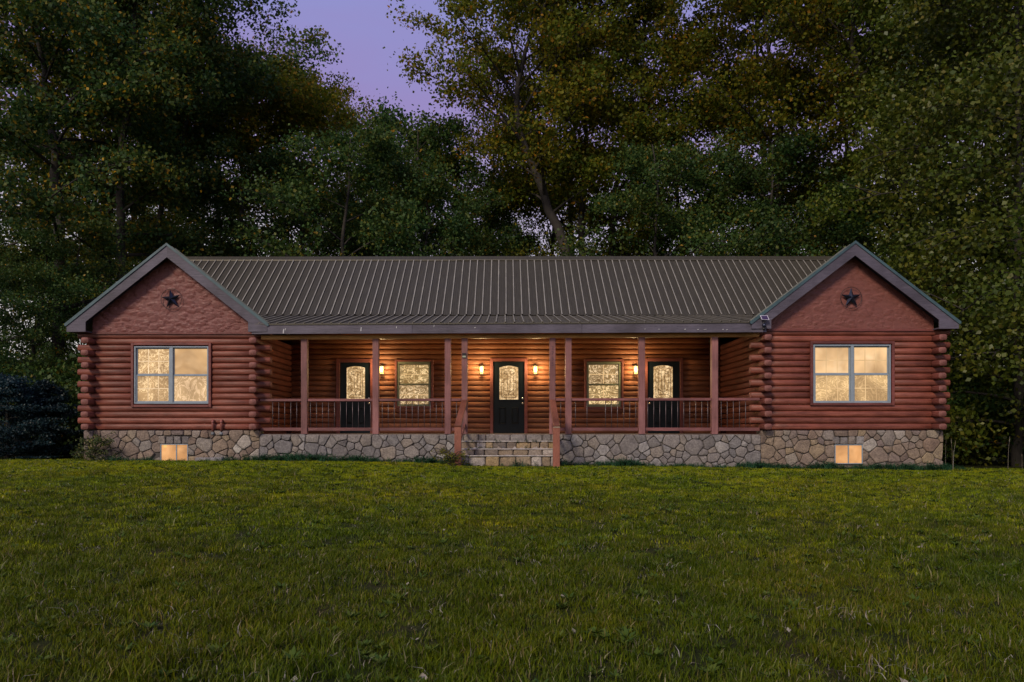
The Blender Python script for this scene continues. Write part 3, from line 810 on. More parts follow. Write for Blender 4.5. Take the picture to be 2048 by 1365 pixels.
def sash_unit(x0, x1, z0, z1, zm, y, vin, mats, parent, jamb=.03, grids=(0, 0), gmat=None, bw_=.035):
    """double-hung sash between x0..x1; zm the meeting rail height"""
    for (a, b, m, dy) in ((z0, zm, mats[1], 0), (zm, z1, mats[0], .025)):
        g = G(); frame_poly(g, x0, x1, a, b, jamb, y + dy - .012, y + dy + .02, wb=bw_ if dy == 0 else .03); sa = g.build("sash", vin, parent)
        pane(x0 + jamb - .004, x1 - jamb + .004, a + .028, b - .026, y + dy + .012, m, parent)
        if grids[0]:
            g = G(); gx0, gx1, gz0, gz1 = x0 + jamb, x1 - jamb, a + .03, b - .03
            for i in range(1, grids[0]): xx = gx0 + (gx1 - gx0) * i / grids[0]; g.box(xx - .010, xx + .010, y + dy + .004, y + dy + .010, gz0, gz1, 0)
            for i in range(1, grids[1]): zz = gz0 + (gz1 - gz0) * i / grids[1]; g.box(gx0, gx1, y + dy + .003, y + dy + .0095, zz - .010, zz + .010, 0)
            g.build("muntin", gmat, parent)
M_GRID = glow_mat("backlit_cream_muntin", (.98, .70, .42), (1.0, .76, .48), 3, 1.0, .2, (.4, .8))
M_GRIDD = glow_mat("backlit_faint_muntin", (.86, .55, .25), (.92, .62, .30), 3, .85, .2, (.4, .8))

def big_window(rc, rv, Y_, mull, zms, matsets, gridsets):
    root = wall_root("window", ((rc[0] + rc[1]) / 2, Y_, rc[2]))
    casing(rc, Y_, .065, root)
    x0, x1, z0, z1 = rv
    g = G(); frame_poly(g, x0, x1, z0, z1, .032, Y_ - .03, Y_ + .06); g.build("frame", M_VINYL, root)
    g = G(); g.box(mull[0], mull[1], Y_ - .028, Y_ + .06, z0 + .033, z1 - .033, .004); g.build("mullion", M_VINYL, root)
    sash_unit(x0 + .033, mull[0] - .001, z0 + .034, z1 - .034, zms[0], Y_ + .01, M_VINYL, matsets[0], root, .034, gridsets[0][0], gridsets[0][1])
    sash_unit(mull[1] + .001, x1 - .033, z0 + .034, z1 - .034, zms[1], Y_ + .01, M_VINYL, matsets[1], root, .022 if gridsets[1][0][0] == 0 else .03, gridsets[1][0], gridsets[1][1])
    # window back blocks view into the body
    g = G(); g.box(rc[0], rc[1], Y_ + .062, Y_ + .10, rc[2], rc[3], 0); g.build("backing", M_TRIM, root)
    return root
vL = rect(268.4, 416.7, 693, 808, YL - .03); vR = rect(1627, 1781.8, 689.7, 807.6, YR - .03)
big_window(WIN_L, vL, YL, (PX(339.8, YL), PX(346.4, YL)), (PZ(750, YL), PZ(750.8, YL)), [(G_LEAFY, G_LEAFY), (G_CALM, G_FOIL_REFLECT)], [((3, 2), M_GRID), ((0, 0), None)])
big_window(WIN_R, vR, YR, (PX(1701, YR), PX(1707, YR)), (PZ(748.6, YR), PZ(748.6, YR)), [(G_CALM2, G_SWIRL), (G_CALM2, G_SWIRL)], [((3, 2), M_GRIDD), ((3, 2), M_GRIDD)])
for rc, vin_r, mats, zm in ((WINS_B[0], rect(794.8, 861, 724, 814, D_B), (G_CREASE_REFLECT, G_CREASE_REFLECT2), 769.3), (WINS_B[1], rect(1173.7, 1241, 724, 814, D_B), (G_CREASE_REFLECT2, G_CREASE_REFLECT), 769.6)):
    root = wall_root("window", ((rc[0] + rc[1]) / 2, YB, rc[2])); casing(rc, YB, .06, root)
    x0, x1, z0, z1 = vin_r
    g = G(); frame_poly(g, x0, x1, z0, z1, .045, YB - .02, YB + .06, wt=.06); g.build("frame", M_VINYLG, root)
    sash_unit(x0 + .046, x1 - .046, z0 + .046, z1 - .061, PZ(zm, D_B), YB + .01, M_VINYLG, mats, root, .016, (2, 2), M_GRIDD, .03)
    g = G(); g.box(rc[0], rc[1], YB + .062, YB + .10, rc[2], rc[3], 0); g.build("backing", M_TRIM, root)
for r, Y_, mx in ((BW_L, YL, 353.4), (BW_R, YR, 1696.3)):
    yy = Y_ - .03
    root = wall_root("basement_window", ((r[0] + r[1]) / 2, yy, r[2]))
    g = G(); frame_poly(g, r[0], r[1], r[2], r[3], .022, yy - .026, yy + .01); g.build("frame", M_VINYL, root)
    mX = PX(mx, yy); g = G(); g.box(mX - .014, mX + .014, yy - .02, yy + .01, r[2] + .023, r[3] - .023, .002); g.build("mullion", M_VINYL, root)
    pane(r[0] + .02, mX - .012, r[2] + .02, r[3] - .02, yy - .002, G_BASE, root); pane(mX + .012, r[1] - .02, r[2] + .02, r[3] - .02, yy - .001, G_BASE, root)
    if r is BW_L:
        g = G(); g.box(PX(327, yy), PX(333.5, yy), PZ(895, yy), PZ(890, yy), r[3] - .1, r[3] - .04, 0)
        g = G(); g.box(PX(327.5, yy), PX(333.5, yy), yy - .008, yy - .0035, PZ(895.5, yy), PZ(890, yy), 0); g.build("sticker", glow_mat("backlit_sticker", (.95, .62, .18), (1, .7, .25), 3, .95, .2, (.4, .8)), root)

# ------------------------------------------------------------------ doors
def arch(x0, x1, z0, zs, zt, n=10):
    pts = [(x1, z0), (x1, zs)]
    for i in range(1, n): 
        t = i / n; a = math.pi * t
        pts.append((x1 + (x0 - x1) * t, zs + (zt - zs) * math.sin(a)))
    pts += [(x0, zs), (x0, z0)]
    return pts
def door(rc, rd, rg_, arc_py, knob_px, fancy):
    root = wall_root("front_door", ((rd[0] + rd[1]) / 2, YB, FLOOR))
    casing((rc[0], rc[1], FLOOR, rc[3]), YB, rd[0] - rc[0] - .004, root, proud=.03, bottom=False)
    y = YB + .01
    g = G(); g.box(rd[0] + .003, rd[1] - .003, y, y + .045, FLOOR + .02, rd[3] - .0, .003); g.build("door_slab", M_DOOR, root)
    g = G(); g.box(rd[0], rd[1], y - .05, y + .06, FLOOR, FLOOR + .018, .003); g.build("threshold", M_BLACK, root)
    gx0, gx1, gz0, gz1 = rg_; zs = PZ(arc_py, D_B)
    o = arch(gx0 - .028, gx1 + .028, gz0 - .028, zs + .004, gz1 + .024); i_ = arch(gx0, gx1, gz0, zs, gz1)
    n = len(o); V = []
    for (P, yy) in ((o, y - .002), (o, y - .014), (i_, y - .014), (i_, y - .002)): V += [(a, yy, b) for a, b in P]
    Fc = []
    for k in range(3):
        for j in range(n): Fc.append([k * n + j, k * n + (j + 1) % n, (k + 1) * n + (j + 1) % n, (k + 1) * n + j])
    mk("glass_trim", V, Fc, M_DOOR, root)
    g = G(); g.prism(i_, y - .008, y - .003); g.build("door_glass", G_DOOR, root)
    # came pattern
    w = gx1 - gx0; h = gz1 - gz0; g = G()
    def seg(u0, v0, u1, v1, r_=.0065):
        g.tube([(gx0 + w * u0, y - .011, gz0 + h * v0), (gx0 + w * u1, y - .011, gz0 + h * v1)], r_, 4)
    for m_ in ((.12, .06, .88, .92), (.24, .14, .76, .84)):
        a, b, c, d = m_
        seg(a, b, c, b); seg(c, b, c, d - .03); seg(a, d - .03, a, b)
        pts = [(gx0 + w * (a + (c - a) * t), y - .011, gz0 + h * (d - .03 + .04 * math.sin(math.pi * t))) for t in np.linspace(0, 1, 8)]; g.tube(pts, .005, 4)
    seg(.44, .28, .40, .84); seg(.56, .28, .60, .84); seg(.44, .28, .5, .14); seg(.56, .28, .5, .14)
    seg(.12, .06, .24, .14); seg(.88, .06, .76, .14); seg(.12, .5, .24, .5); seg(.76, .5, .88, .5); seg(.24, .78, .40, .74); seg(.60, .74, .76, .78)
    seg(.24, .3, .44, .22); seg(.56, .22, .76, .3)
    if fancy: g.build("came", M_LEAD, root)
    elif fancy is not None:
        g2 = g; g2.build("came", M_LEAD, root)
    # two lower panels
    for a, b in ((.19, .41), (.59, .81)):
        ww = rd[1] - rd[0]; x0, x1 = rd[0] + ww * a, rd[0] + ww * b; z0, z1 = FLOOR + .28, FLOOR + .76
        V = [];
        for (d, yy) in ((0, y - .001), (.014, y - .014), (.028, y - .004), (.06, y - .012)):
            V += [(x0 + d, yy, z0 + d), (x1 - d, yy, z0 + d), (x1 - d, yy, z1 - d), (x0 + d, yy, z1 - d)]
        Fc = [[k * 4 + j, k * 4 + (j + 1) % 4, (k + 1) * 4 + (j + 1) % 4, (k + 1) * 4 + j] for k in range(3) for j in range(4)] + [[12, 13, 14, 15]]
        mk("door_panel", V, Fc, M_DOOR, root)
    for pz, r_ in ((797.3, .028), (807.3, .033)):
        kx = PX(knob_px, D_B); kz = PZ(pz, D_B)
        g = G(); 
        prof = [(.035, 0), (.035, .006), (.012, .012), (.012, .03), (r_, .042), (r_, .055), (r_ * .6, .068), (.002, .07)] if pz > 800 else [(.034, 0), (.032, .016), (.02, .02), (.002, .021)]
        V = []; n = 12
        for (rr, dd) in prof: V += [(kx + rr * math.cos(2 * math.pi * k / n), y - dd, kz + rr * math.sin(2 * math.pi * k / n)) for k in range(n)]
        Fc = [[i * n + k, i * n + (k + 1) % n, (i + 1) * n + (k + 1) % n, (i + 1) * n + k] for i in range(len(prof) - 1) for k in range(n)] + [[(len(prof) - 1) * n + k for k in range(n)]]
        mk("door_knob" if pz > 800 else "deadbolt", V, Fc, M_BRASS, root, True)
    g = G(); g.box(rc[0], rc[1], YB + .062, YB + .10, FLOOR, rc[3], 0); g.build("backing", M_TRIM, root)
door(DOORS[0], rect(680, 741, 724, 868, D_B), rect(693.4, 730, 732.8, 799.5, D_B), 736, 738, False)
door(DOORS[1], rect(986.5, 1049, 723.5, 868, D_B), rect(998.8, 1036.6, 732, 799.5, D_B), 735.5, 1045, True)
door(DOORS[2], rect(1295.5, 1359.8, 723, 868, D_B), rect(1307, 1345.3, 731, 799, D_B), 734.5, 1299, False)

# ------------------------------------------------------------------ lanterns
m_glass, n_, l_, b_ = newmat("lantern_glass_lit")
b_.inputs["Emission Color"].default_value = (1.0, .62, .14, 1); b_.inputs["Emission Strength"].default_value = .75
b_.inputs["Base Color"].default_value = (.5, .4, .2, 1); b_.inputs["Roughness"].default_value = .2; b_.inputs["Alpha"].default_value = .45
m_bulb, n_, l_, b_ = newmat("lantern_bulb_lit")
b_.inputs["Emission Color"].default_value = (1.0, .80, .42, 1); b_.inputs["Emission Strength"].default_value = 22
def lantern(px, label):
    yy = YB - .11; X_ = PX(px, yy); z0 = PZ(749.5, yy); 
    root = empty("wall_lantern", (X_, YB - .02, z0), label, "lantern", "porch wall lanterns")
    g = G(); g.box(X_ - .04, X_ + .04, YB - .03, YB - .002, z0 + .04, z0 + .22, .006); g.tube([(X_, YB - .03, z0 + .20), (X_, yy + .02, z0 + .285), (X_, yy, z0 + .285)], .008, 6); g.build("wall_bracket", M_BLACK, root)
    g = G()
    g.lathe([(.062, 0), (.062, .012), (.05, .018)], (X_, yy, z0), 4)
    for a in range(4):
        t = math.pi / 2 * a + math.pi / 4 * 0; g.tube([(X_ + .058 * math.cos(t), yy + .058 * math.sin(t), z0 + .01), (X_ + .066 * math.cos(t), yy + .066 * math.sin(t), z0 + .235)], .004, 4)
    g.lathe([(.078, .235), (.074, .25), (.03, .285), (.008, .30)], (X_, yy, z0), 8)
    g.build("lantern_frame", M_BLACK, root)
    g = G(); g.lathe([(.050, .018), (.056, .233)], (X_, yy, z0), 8); g.build("lantern_glass", m_glass, root)
    g = G(); g.lathe([(.008, .09), (.022, .115), (.028, .14), (.018, .175), (.004, .195)], (X_, yy, z0), 10); g.build("bulb", m_bulb, root, True)
    ld = bpy.data.lights.new("lantern_light", 'POINT'); ld.energy = LAMP_W; ld.color = (1.0, .70, .31); ld.shadow_soft_size = .10
    lo = bpy.data.objects.new("lantern_light", ld); link(lo); lo.parent = root; lo.location = Vector((X_, yy - .16, z0 + .17)) - wloc(root)
LAMP_W = 48
lantern(763.5, "lit wall lantern beside the left porch window, just right of a post")
lantern(963.3, "lit wall lantern on the log wall left of the middle front door")
lantern(1070.8, "lit wall lantern on the log wall right of the middle front door")
lantern(1271.5, "lit wall lantern left of the right hand porch door, partly behind a post")

# ------------------------------------------------------------------ wall stars, solar light, sensor, pipes
def star(px, py, rp, Y_, rot, label):
    yy = Y_ - .045; X_ = PX(px, yy); Z_ = PZ(py, yy); Rr = rp * yy / F
    root = empty("barn_star", (X_, yy, Z_), label, "wall star", "metal stars on the gables")
    g = G(); V = [(X_, yy - .07, Z_)]
    for k in range(10):
        a = math.pi / 2 + rot + k * math.pi / 5; r_ = Rr * 1.0 if k % 2 == 0 else Rr * .37
        V.append((X_ + r_ * math.cos(a), yy, Z_ + r_ * math.sin(a)))
    V.append((X_, yy + .01, Z_))
    g.add(V, [[0, 1 + (k + 1) % 10, 1 + k] for k in range(10)] + [[11, 1 + k, 1 + (k + 1) % 10] for k in range(10)])
    g.build("star_body", M_STARB, root)
    g = G(); pts = [(X_ + Rr * 1.02 * math.cos(a), yy, Z_ + Rr * 1.02 * math.sin(a)) for a in np.linspace(0, 2 * math.pi, 41)]
    g.tube(pts, .0065, 5, cap=False); g.build("ring", M_BLACK, root, True)
star(342.5, 598.5, 20, YL, R(7), "dark blue metal star in a ring on the left gable")
star(1702.4, 596, 20.8, YR, R(1), "dark blue metal star in a ring on the right gable")
yy = YFR - .06
sol = empty("solar_light", (PX(1527, yy), yy + .02, PZ(650, yy)), "small dark solar spotlight with a white framed panel on the right gable corner", "solar light")
g = G()
P = [(1519.6, 631.5), (1534.6, 631.5), (1535.8, 641.5), (1521, 641.0)]
V = [(PX(a, yy), yy - (.10 if b > 636 else .02), PZ(b, yy)) for a, b in P] + [(PX(a, yy), yy - (.10 if b > 636 else .02) + .02, PZ(b, yy)) for a, b in P]
mk("panel_frame", V, [[0, 1, 2, 3], [7, 6, 5, 4], [0, 4, 5, 1], [1, 5, 6, 2], [2, 6, 7, 3], [3, 7, 4, 0]], plain("white_plastic", (.62, .62, .72), .4), sol)
c_ = np.mean(np.array(V[:4]), 0); V2 = [tuple(c_ + (np.array(v) - c_) * .84 + np.array([0, -.004, 0])) for v in V[:4]]
mk("solar_cell", V2, [[0, 1, 2, 3]], plain("solar_cell_blue", (.05, .03, .09), .25), sol)
g = G(); g.tube([(PX(1526, yy), yy + .0, PZ(641, yy)), (PX(1526, yy), yy - .02, PZ(648, yy))], .012, 6); g.build("bracket", M_BLACK, sol)
g = G(); g.lathe([(.015, .06), (.045, .045), (.052, .0), (.045, -.03), (.03, -.045)], (PX(1527.5, yy), yy - .03, PZ(652, yy)), 10); g.build("lamp_head", M_STARB, sol, True)
g = G(); g.lathe([(.02, .03), (.034, .02), (.034, -.03), (.015, -.04)], (PX(1527.3, yy), yy - .02, PZ(658, yy)), 8); g.build("motion_sensor", M_BLACK, sol, True)
# sensor box on the porch post
bx_, by_ = BOXPOST; z0, z1 = PZ(716.5, by_), PZ(706.8, by_)
sb = empty("thermometer_box", (bx_, by_, (z0 + z1) / 2), "small black box with a pale display on the post left of the steps", "thermometer")
g = G(); g.box(bx_ - .052 - .005, bx_ + .052 - .01, by_ - .03, by_ - .001, z0, z1, .004); g.build("case", M_BLACK, sb)
g = G(); g.box(bx_ - .045 - .005, bx_ + .045 - .01, by_ - .034, by_ - .030, z0 + .012, z0 + .055, .001); g.build("display", plain("pale_display", (.45, .47, .36), .3), sb)
# house number
try:
    for i, ch in enumerate("2755"):
        cu = bpy.data.curves.new("house_number", 'FONT'); cu.body = ch; cu.size = .125; cu.extrude = .003; cu.align_x = 'CENTER'
        o = bpy.data.objects.new("house_number", cu); link(o)
        dg = bpy.context.evaluated_depsgraph_get(); me = bpy.data.meshes.new_from_object(o.evaluated_get(dg)); bpy.data.objects.remove(o)
        me.materials.clear(); me.materials.append(plain("dark_number_metal", (.07, .03, .045), .5) if i == 0 else bpy.data.materials["dark_number_metal"])
        o = bpy.data.objects.new("house_number", me); link(o); o.rotation_euler = (R(90), 0, 0); o.parent = HOUSE
        nx_, ny_ = NUMPOST
        o.location = Vector((nx_, ny_ - .004, PZ(695.5 + 10.8 * i, ny_) - .05)) - wloc(HOUSE)
except Exception as ex: print("number failed", ex)
# two pipes low on the left wing
for i, px in enumerate((425.5, 442.7)):
    yy = YL - .06; X_ = PX(px, yy)
    rt = empty("wall_pipe", (X_, yy, PZ(870, yy)), ("short red pipe above the stone, the one nearer the basement window", "short red pipe above the stone, the one nearer the porch")[i], "pipe", "short pipes on the left wing")
    g = G(); g.tube([(X_, YL + .06, PZ(841.5, yy)), (X_, yy, PZ(841.5, yy)), (X_, yy - .005, PZ(845, yy)), (X_, yy, PZ(862, yy))], .03, 10); g.lathe([(.036, 0), (.036, .05)], (X_, yy, PZ(846, yy)), 10); g.build("pipe", M_PIPE, rt, True)
    g = G(); g.lathe([(.02, -.03), (.042, -.02), (.05, .01), (.04, .04), (.03, .045)], (X_, yy + .0, PZ(868.5, yy) + .0), 10); g.build("cap", M_PIPEG, rt, True)
# window well kerb right of left basement window
yy = 18.85
ww_ = G(); ww_.box(PX(394, yy), PX(447, yy), yy - .12, yy + .1, .5, PZ(915.5, yy), .015); tag(ww_.build("concrete_planter_edge", M_CONC), "low grey concrete block against the stone right of the left basement window", "concrete block")

# ================================================================== GROUND
def grid_ground():
    xs = np.concatenate([np.linspace(-1500, -60, 8)[:-1], np.linspace(-60, -16, 16)[:-1], np.linspace(-16, 16, 140), np.linspace(16, 60, 16)[1:], np.linspace(60, 1500, 8)[1:]])
    ys = np.concatenate([np.linspace(-1500, -30, 8)[:-1], np.linspace(-30, 0, 14)[:-1], np.linspace(0, 22, 110), np.linspace(22, 90, 24)[1:], np.linspace(90, 1500, 8)[1:]])
    Xg, Yg = np.meshgrid(xs, ys, indexing='ij'); Z = ground(Xg, Yg)
    Z = Z + rng.uniform(-.008, .008, Z.shape)
    V = np.stack([Xg, Yg, Z], -1).reshape(-1, 3); n = len(ys)
    Fc = [[i * n + j, (i + 1) * n + j, (i + 1) * n + j + 1, i * n + j + 1] for i in range(len(xs) - 1) for j in range(n - 1)]
    m, nn, l, b = newmat("lawn_soil")
    ge = nn.new("ShaderNodeNewGeometry")
    t = noise(nn, l, ge.outputs["Position"], 1.2, 8, .7); t2 = noise(nn, l, ge.outputs["Position"], 28, 6, .75)
    r = ramp_node(nn, [(.35, (.020, .030, .008)), (.5, (.035, .042, .012)), (.68, (.06, .048, .022))]); l.new(t.outputs[0], r.inputs[0])
    r2 = ramp_node(nn, [(.35, (.5, .5, .5)), (.65, (1.4, 1.4, 1.4))]); l.new(t2.outputs[0], r2.inputs[0])
    l.new(mix(nn, l, r.outputs[0], r2.outputs[0], 1, 'MULTIPLY'), b.inputs["Base Color"]); b.inputs["Roughness"].default_value = .95; b.inputs["Specular IOR Level"].default_value = .1
    bump(nn, l, t2.outputs[0], 1, .03, b)
    o = mk("ground", V, Fc, m, None, True, origin=None); o["kind"] = "structure"
grid_ground()

# ================================================================== SCATTER
def scatter(name, pts, rot, scl, idx, sources, label, cat=None):
    """one 'stuff' object: instances of small meshes on points"""
    col = bpy.data.collections.new(name + "_sources")
    for i, s in enumerate(sources): s.name = "%02d_%s" % (i, s.name); col.objects.link(s)
    me = bpy.data.meshes.new(name); me.from_pydata([tuple(p) for p in pts], [], [])
    a = me.attributes.new("rot", 'FLOAT_VECTOR', 'POINT'); a.data.foreach_set("vector", np.asarray(rot, np.float32).ravel())
    a = me.attributes.new("scl", 'FLOAT', 'POINT'); a.data.foreach_set("value", np.asarray(scl, np.float32))
    a = me.attributes.new("idx", 'INT', 'POINT'); a.data.foreach_set("value", np.asarray(idx, np.int32))
    o = bpy.data.objects.new(name, me); link(o)
    ng = bpy.data.node_groups.new(name, 'GeometryNodeTree')
    ng.interface.new_socket("Geometry", in_out='INPUT', socket_type='NodeSocketGeometry'); ng.interface.new_socket("Geometry", in_out='OUTPUT', socket_type='NodeSocketGeometry')
    N, L = ng.nodes, ng.links
    gi, go = N.new("NodeGroupInput"), N.new("NodeGroupOutput")
    ci = N.new("GeometryNodeCollectionInfo"); ci.inputs[0].default_value = col; ci.inputs["Separate Children"].default_value = True; ci.inputs["Reset Children"].default_value = True
    ip = N.new("GeometryNodeInstanceOnPoints"); ip.inputs["Pick Instance"].default_value = True
    def attr(nm, ty):
        q = N.new("GeometryNodeInputNamedAttribute"); q.data_type = ty; q.inputs[0].default_value = nm; return q.outputs[0]
    L.new(gi.outputs[0], ip.inputs["Points"]); L.new(ci.outputs[0], ip.inputs["Instance"])
    L.new(attr("idx", 'INT'), ip.inputs["Instance Index"])
    e2r = N.new("FunctionNodeEulerToRotation"); L.new(attr("rot", 'FLOAT_VECTOR'), e2r.inputs[0]); L.new(e2r.outputs[0], ip.inputs["Rotation"])
    L.new(attr("scl", 'FLOAT'), ip.inputs["Scale"]); L.new(ip.outputs[0], go.inputs[0])
    md = o.modifiers.new("scatter", 'NODES'); md.node_group = ng
    tag(o, label, cat, None, "stuff"); return o
def fastmesh(name, V, quads, mat, smooth=False, mats=None, midx=None):
    me = bpy.data.meshes.new(name); V = np.asarray(V, np.float32); q = np.asarray(quads, np.int32); k = q.shape[1]
    me.vertices.add(len(V)); me.vertices.foreach_set("co", V.ravel())
    me.loops.add(q.size); me.loops.foreach_set("vertex_index", q.ravel())
    me.polygons.add(len(q)); me.polygons.foreach_set("loop_start", np.arange(0, q.size, k, dtype=np.int32)); me.polygons.foreach_set("loop_total", np.full(len(q), k, np.int32))
    for m in (mats or [mat]): me.materials.append(m)
    if midx is not None: me.polygons.foreach_set("material_index", np.asarray(midx, np.int32))
    me.update(calc_edges=True); me.validate()
    return me

def blade_mat(name, stops, wet=.35, trans=.35, patch=True):
    m, n, l, b = newmat(name)
    ge = n.new("ShaderNodeNewGeometry")
    r = ramp_node(n, stops); l.new(ge.outputs["Random Per Island"], r.inputs[0]); c = r.outputs[0]
    if patch:
        t = noise(n, l, ge.outputs["Position"], .55, 5, .6); rp = ramp_node(n, [(.33, (.72, .88, .8)), (.52, (1, 1, 1)), (.70, (1.3, 1.1, 1.0))]); l.new(t.outputs[0], rp.inputs[0])
        c = mix(n, l, c, rp.outputs[0], 1, 'MULTIPLY')
        t2 = noise(n, l, ge.outputs["Position"], 2.6, 4, .6); rp2 = ramp_node(n, [(.35, (.7, .75, .7)), (.6, (1.1, 1.1, 1.1))]); l.new(t2.outputs[0], rp2.inputs[0])
        c = mix(n, l, c, rp2.outputs[0], 1, 'MULTIPLY')
    l.new(c, b.inputs["Base Color"]); b.inputs["Roughness"].default_value = wet; b.inputs["Specular IOR Level"].default_value = .16
    tr = n.new("ShaderNodeBsdfTranslucent"); l.new(c, tr.inputs[0]); ms = n.new("ShaderNodeMixShader"); ms.inputs[0].default_value = trans
    l.new(b.outputs[0], ms.inputs[1]); l.new(tr.outputs[0], ms.inputs[2]); l.new(ms.outputs[0], n["Material Output"].inputs[0])
    return m
M_GRASS = blade_mat("grass_blade", [(0, (0.048, 0.083, 0.003)), (.35, (0.094, 0.130, 0.004)), (.62, (0.149, 0.168, 0.004)), (.84, (0.064, 0.103, 0.004)), (.94, (0.200, 0.160, 0.040)), (1, (0.360, 0.307, 0.200))], .45)
M_GRASSN = blade_mat("yellow_green_grass_painted_glow", [(0, (0.172, 0.241, 0.003)), (.4, (0.276, 0.322, 0.005)), (.75, (0.356, 0.380, 0.006)), (.96, (0.368, 0.310, 0.017)), (1, (0.600, 0.575, 0.322))], .5)  # brighter lawn light near the house is put into this blade colour
M_STRAW = blade_mat("dead_straw_blade", [(0, (.24, .19, .13)), (.5, (.36, .32, .26)), (1, (.52, .50, .46))], .5, .25, False)
M_WEED = blade_mat("blue_green_weed_leaf", [(0, (.020, .075, .040)), (.5, (.035, .115, .055)), (1, (.06, .15, .06))], .45, .35, False)
M_CLOV = blade_mat("clover_leaf", [(0, (.05, .10, .02)), (.5, (.09, .14, .02)), (1, (.12, .16, .03))], .5, .3, False)

def blades(n, rad, hmin, hmax, w, lean, rg, droop=.4):
    """curved blades, 2 quads each"""
    a = rg.uniform(0, 2 * np.pi, n); r = rad * np.sqrt(rg.uniform(0, 1, n)); bx = r * np.cos(a); by = r * np.sin(a)
    h = rg.uniform(hmin, hmax, n); d = rg.uniform(0, 2 * np.pi, n); ln = rg.uniform(.1, lean, n) * h
    ww = w * rg.uniform(.6, 1.2, n); sx, sy = -np.sin(d), np.cos(d)
    tw = rg.uniform(-.9, .9, n); sx, sy = np.cos(np.arctan2(sy, sx) + tw), np.sin(np.arctan2(sy, sx) + tw)
    V = []
    for t, k, wf in ((0, 0, 1), (.5, .28, .85), (1, 1, .12)):
        z = h * (t - droop * k * k * np.minimum(ln / h, 1.2) * .5); px = bx + np.cos(d) * ln * k; py = by + np.sin(d) * ln * k
        V.append(np.stack([px - sx * ww * wf / 2, py - sy * ww * wf / 2, z], -1)); V.append(np.stack([px + sx * ww * wf / 2, py + sy * ww * wf / 2, z], -1))
    V = np.stack(V, 1).reshape(-1, 3); b = (np.arange(n) * 6)[:, None]
    Q = np.concatenate([b + np.array([[0, 1, 3, 2]]), b + np.array([[2, 3, 5, 4]])], 0)
    return V, Q
def src(name, V, Q, mat): return bpy.data.objects.new(name, fastmesh(name, V, Q, mat))
g_r = np.random.default_rng(5)
gsrc = []
for i in range(5): gsrc.append(src("grass_tuft", *blades(44, .10, .028, .065, .0060, 1.0, g_r), M_GRASS))          # 0-4 lawn
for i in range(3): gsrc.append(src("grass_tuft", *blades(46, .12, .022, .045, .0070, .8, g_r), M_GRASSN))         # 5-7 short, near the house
for i in range(3): gsrc.append(src("grass_clump", *blades(30, .06, .06, .12, .006, 1.1, g_r), M_GRASS))           # 8-10 taller
for i in range(3): gsrc.append(src("straw", *blades(7, .12, .02, .08, .0048, 2.2, g_r, .9), M_STRAW))             # 11-13 straw
def rosette(n, r, rg, lw):
    a = rg.uniform(0, 2 * np.pi, n); L = rg.uniform(.5, 1, n) * r; el = rg.uniform(.15, .9, n)
    ca, sa = np.cos(a), np.sin(a); V = []
    for t, w, z in ((0.15, .2, 0), (.55, 1, .8), (.55, -1, .8), (1, 0, .75)):
        V.append(np.stack([L * t * ca - sa * w * lw, L * t * sa + ca * w * lw, L * el * z * t + .015], -1))
    V = np.stack([V[0], V[1], V[3], V[2]], 1).reshape(-1, 3); Q = (np.arange(n) * 4)[:, None] + np.array([[0, 1, 2, 3]])
    return V, Q
for i in range(3): gsrc.append(src("clover", *rosette(22, .065, g_r, .010), M_CLOV))                               # 14-16 broad leaf
for i in range(2): gsrc.append(src("fallen_leaf", *rosette(2, .045, g_r, .014), M_STRAW))                          # 17-18 leaf litter

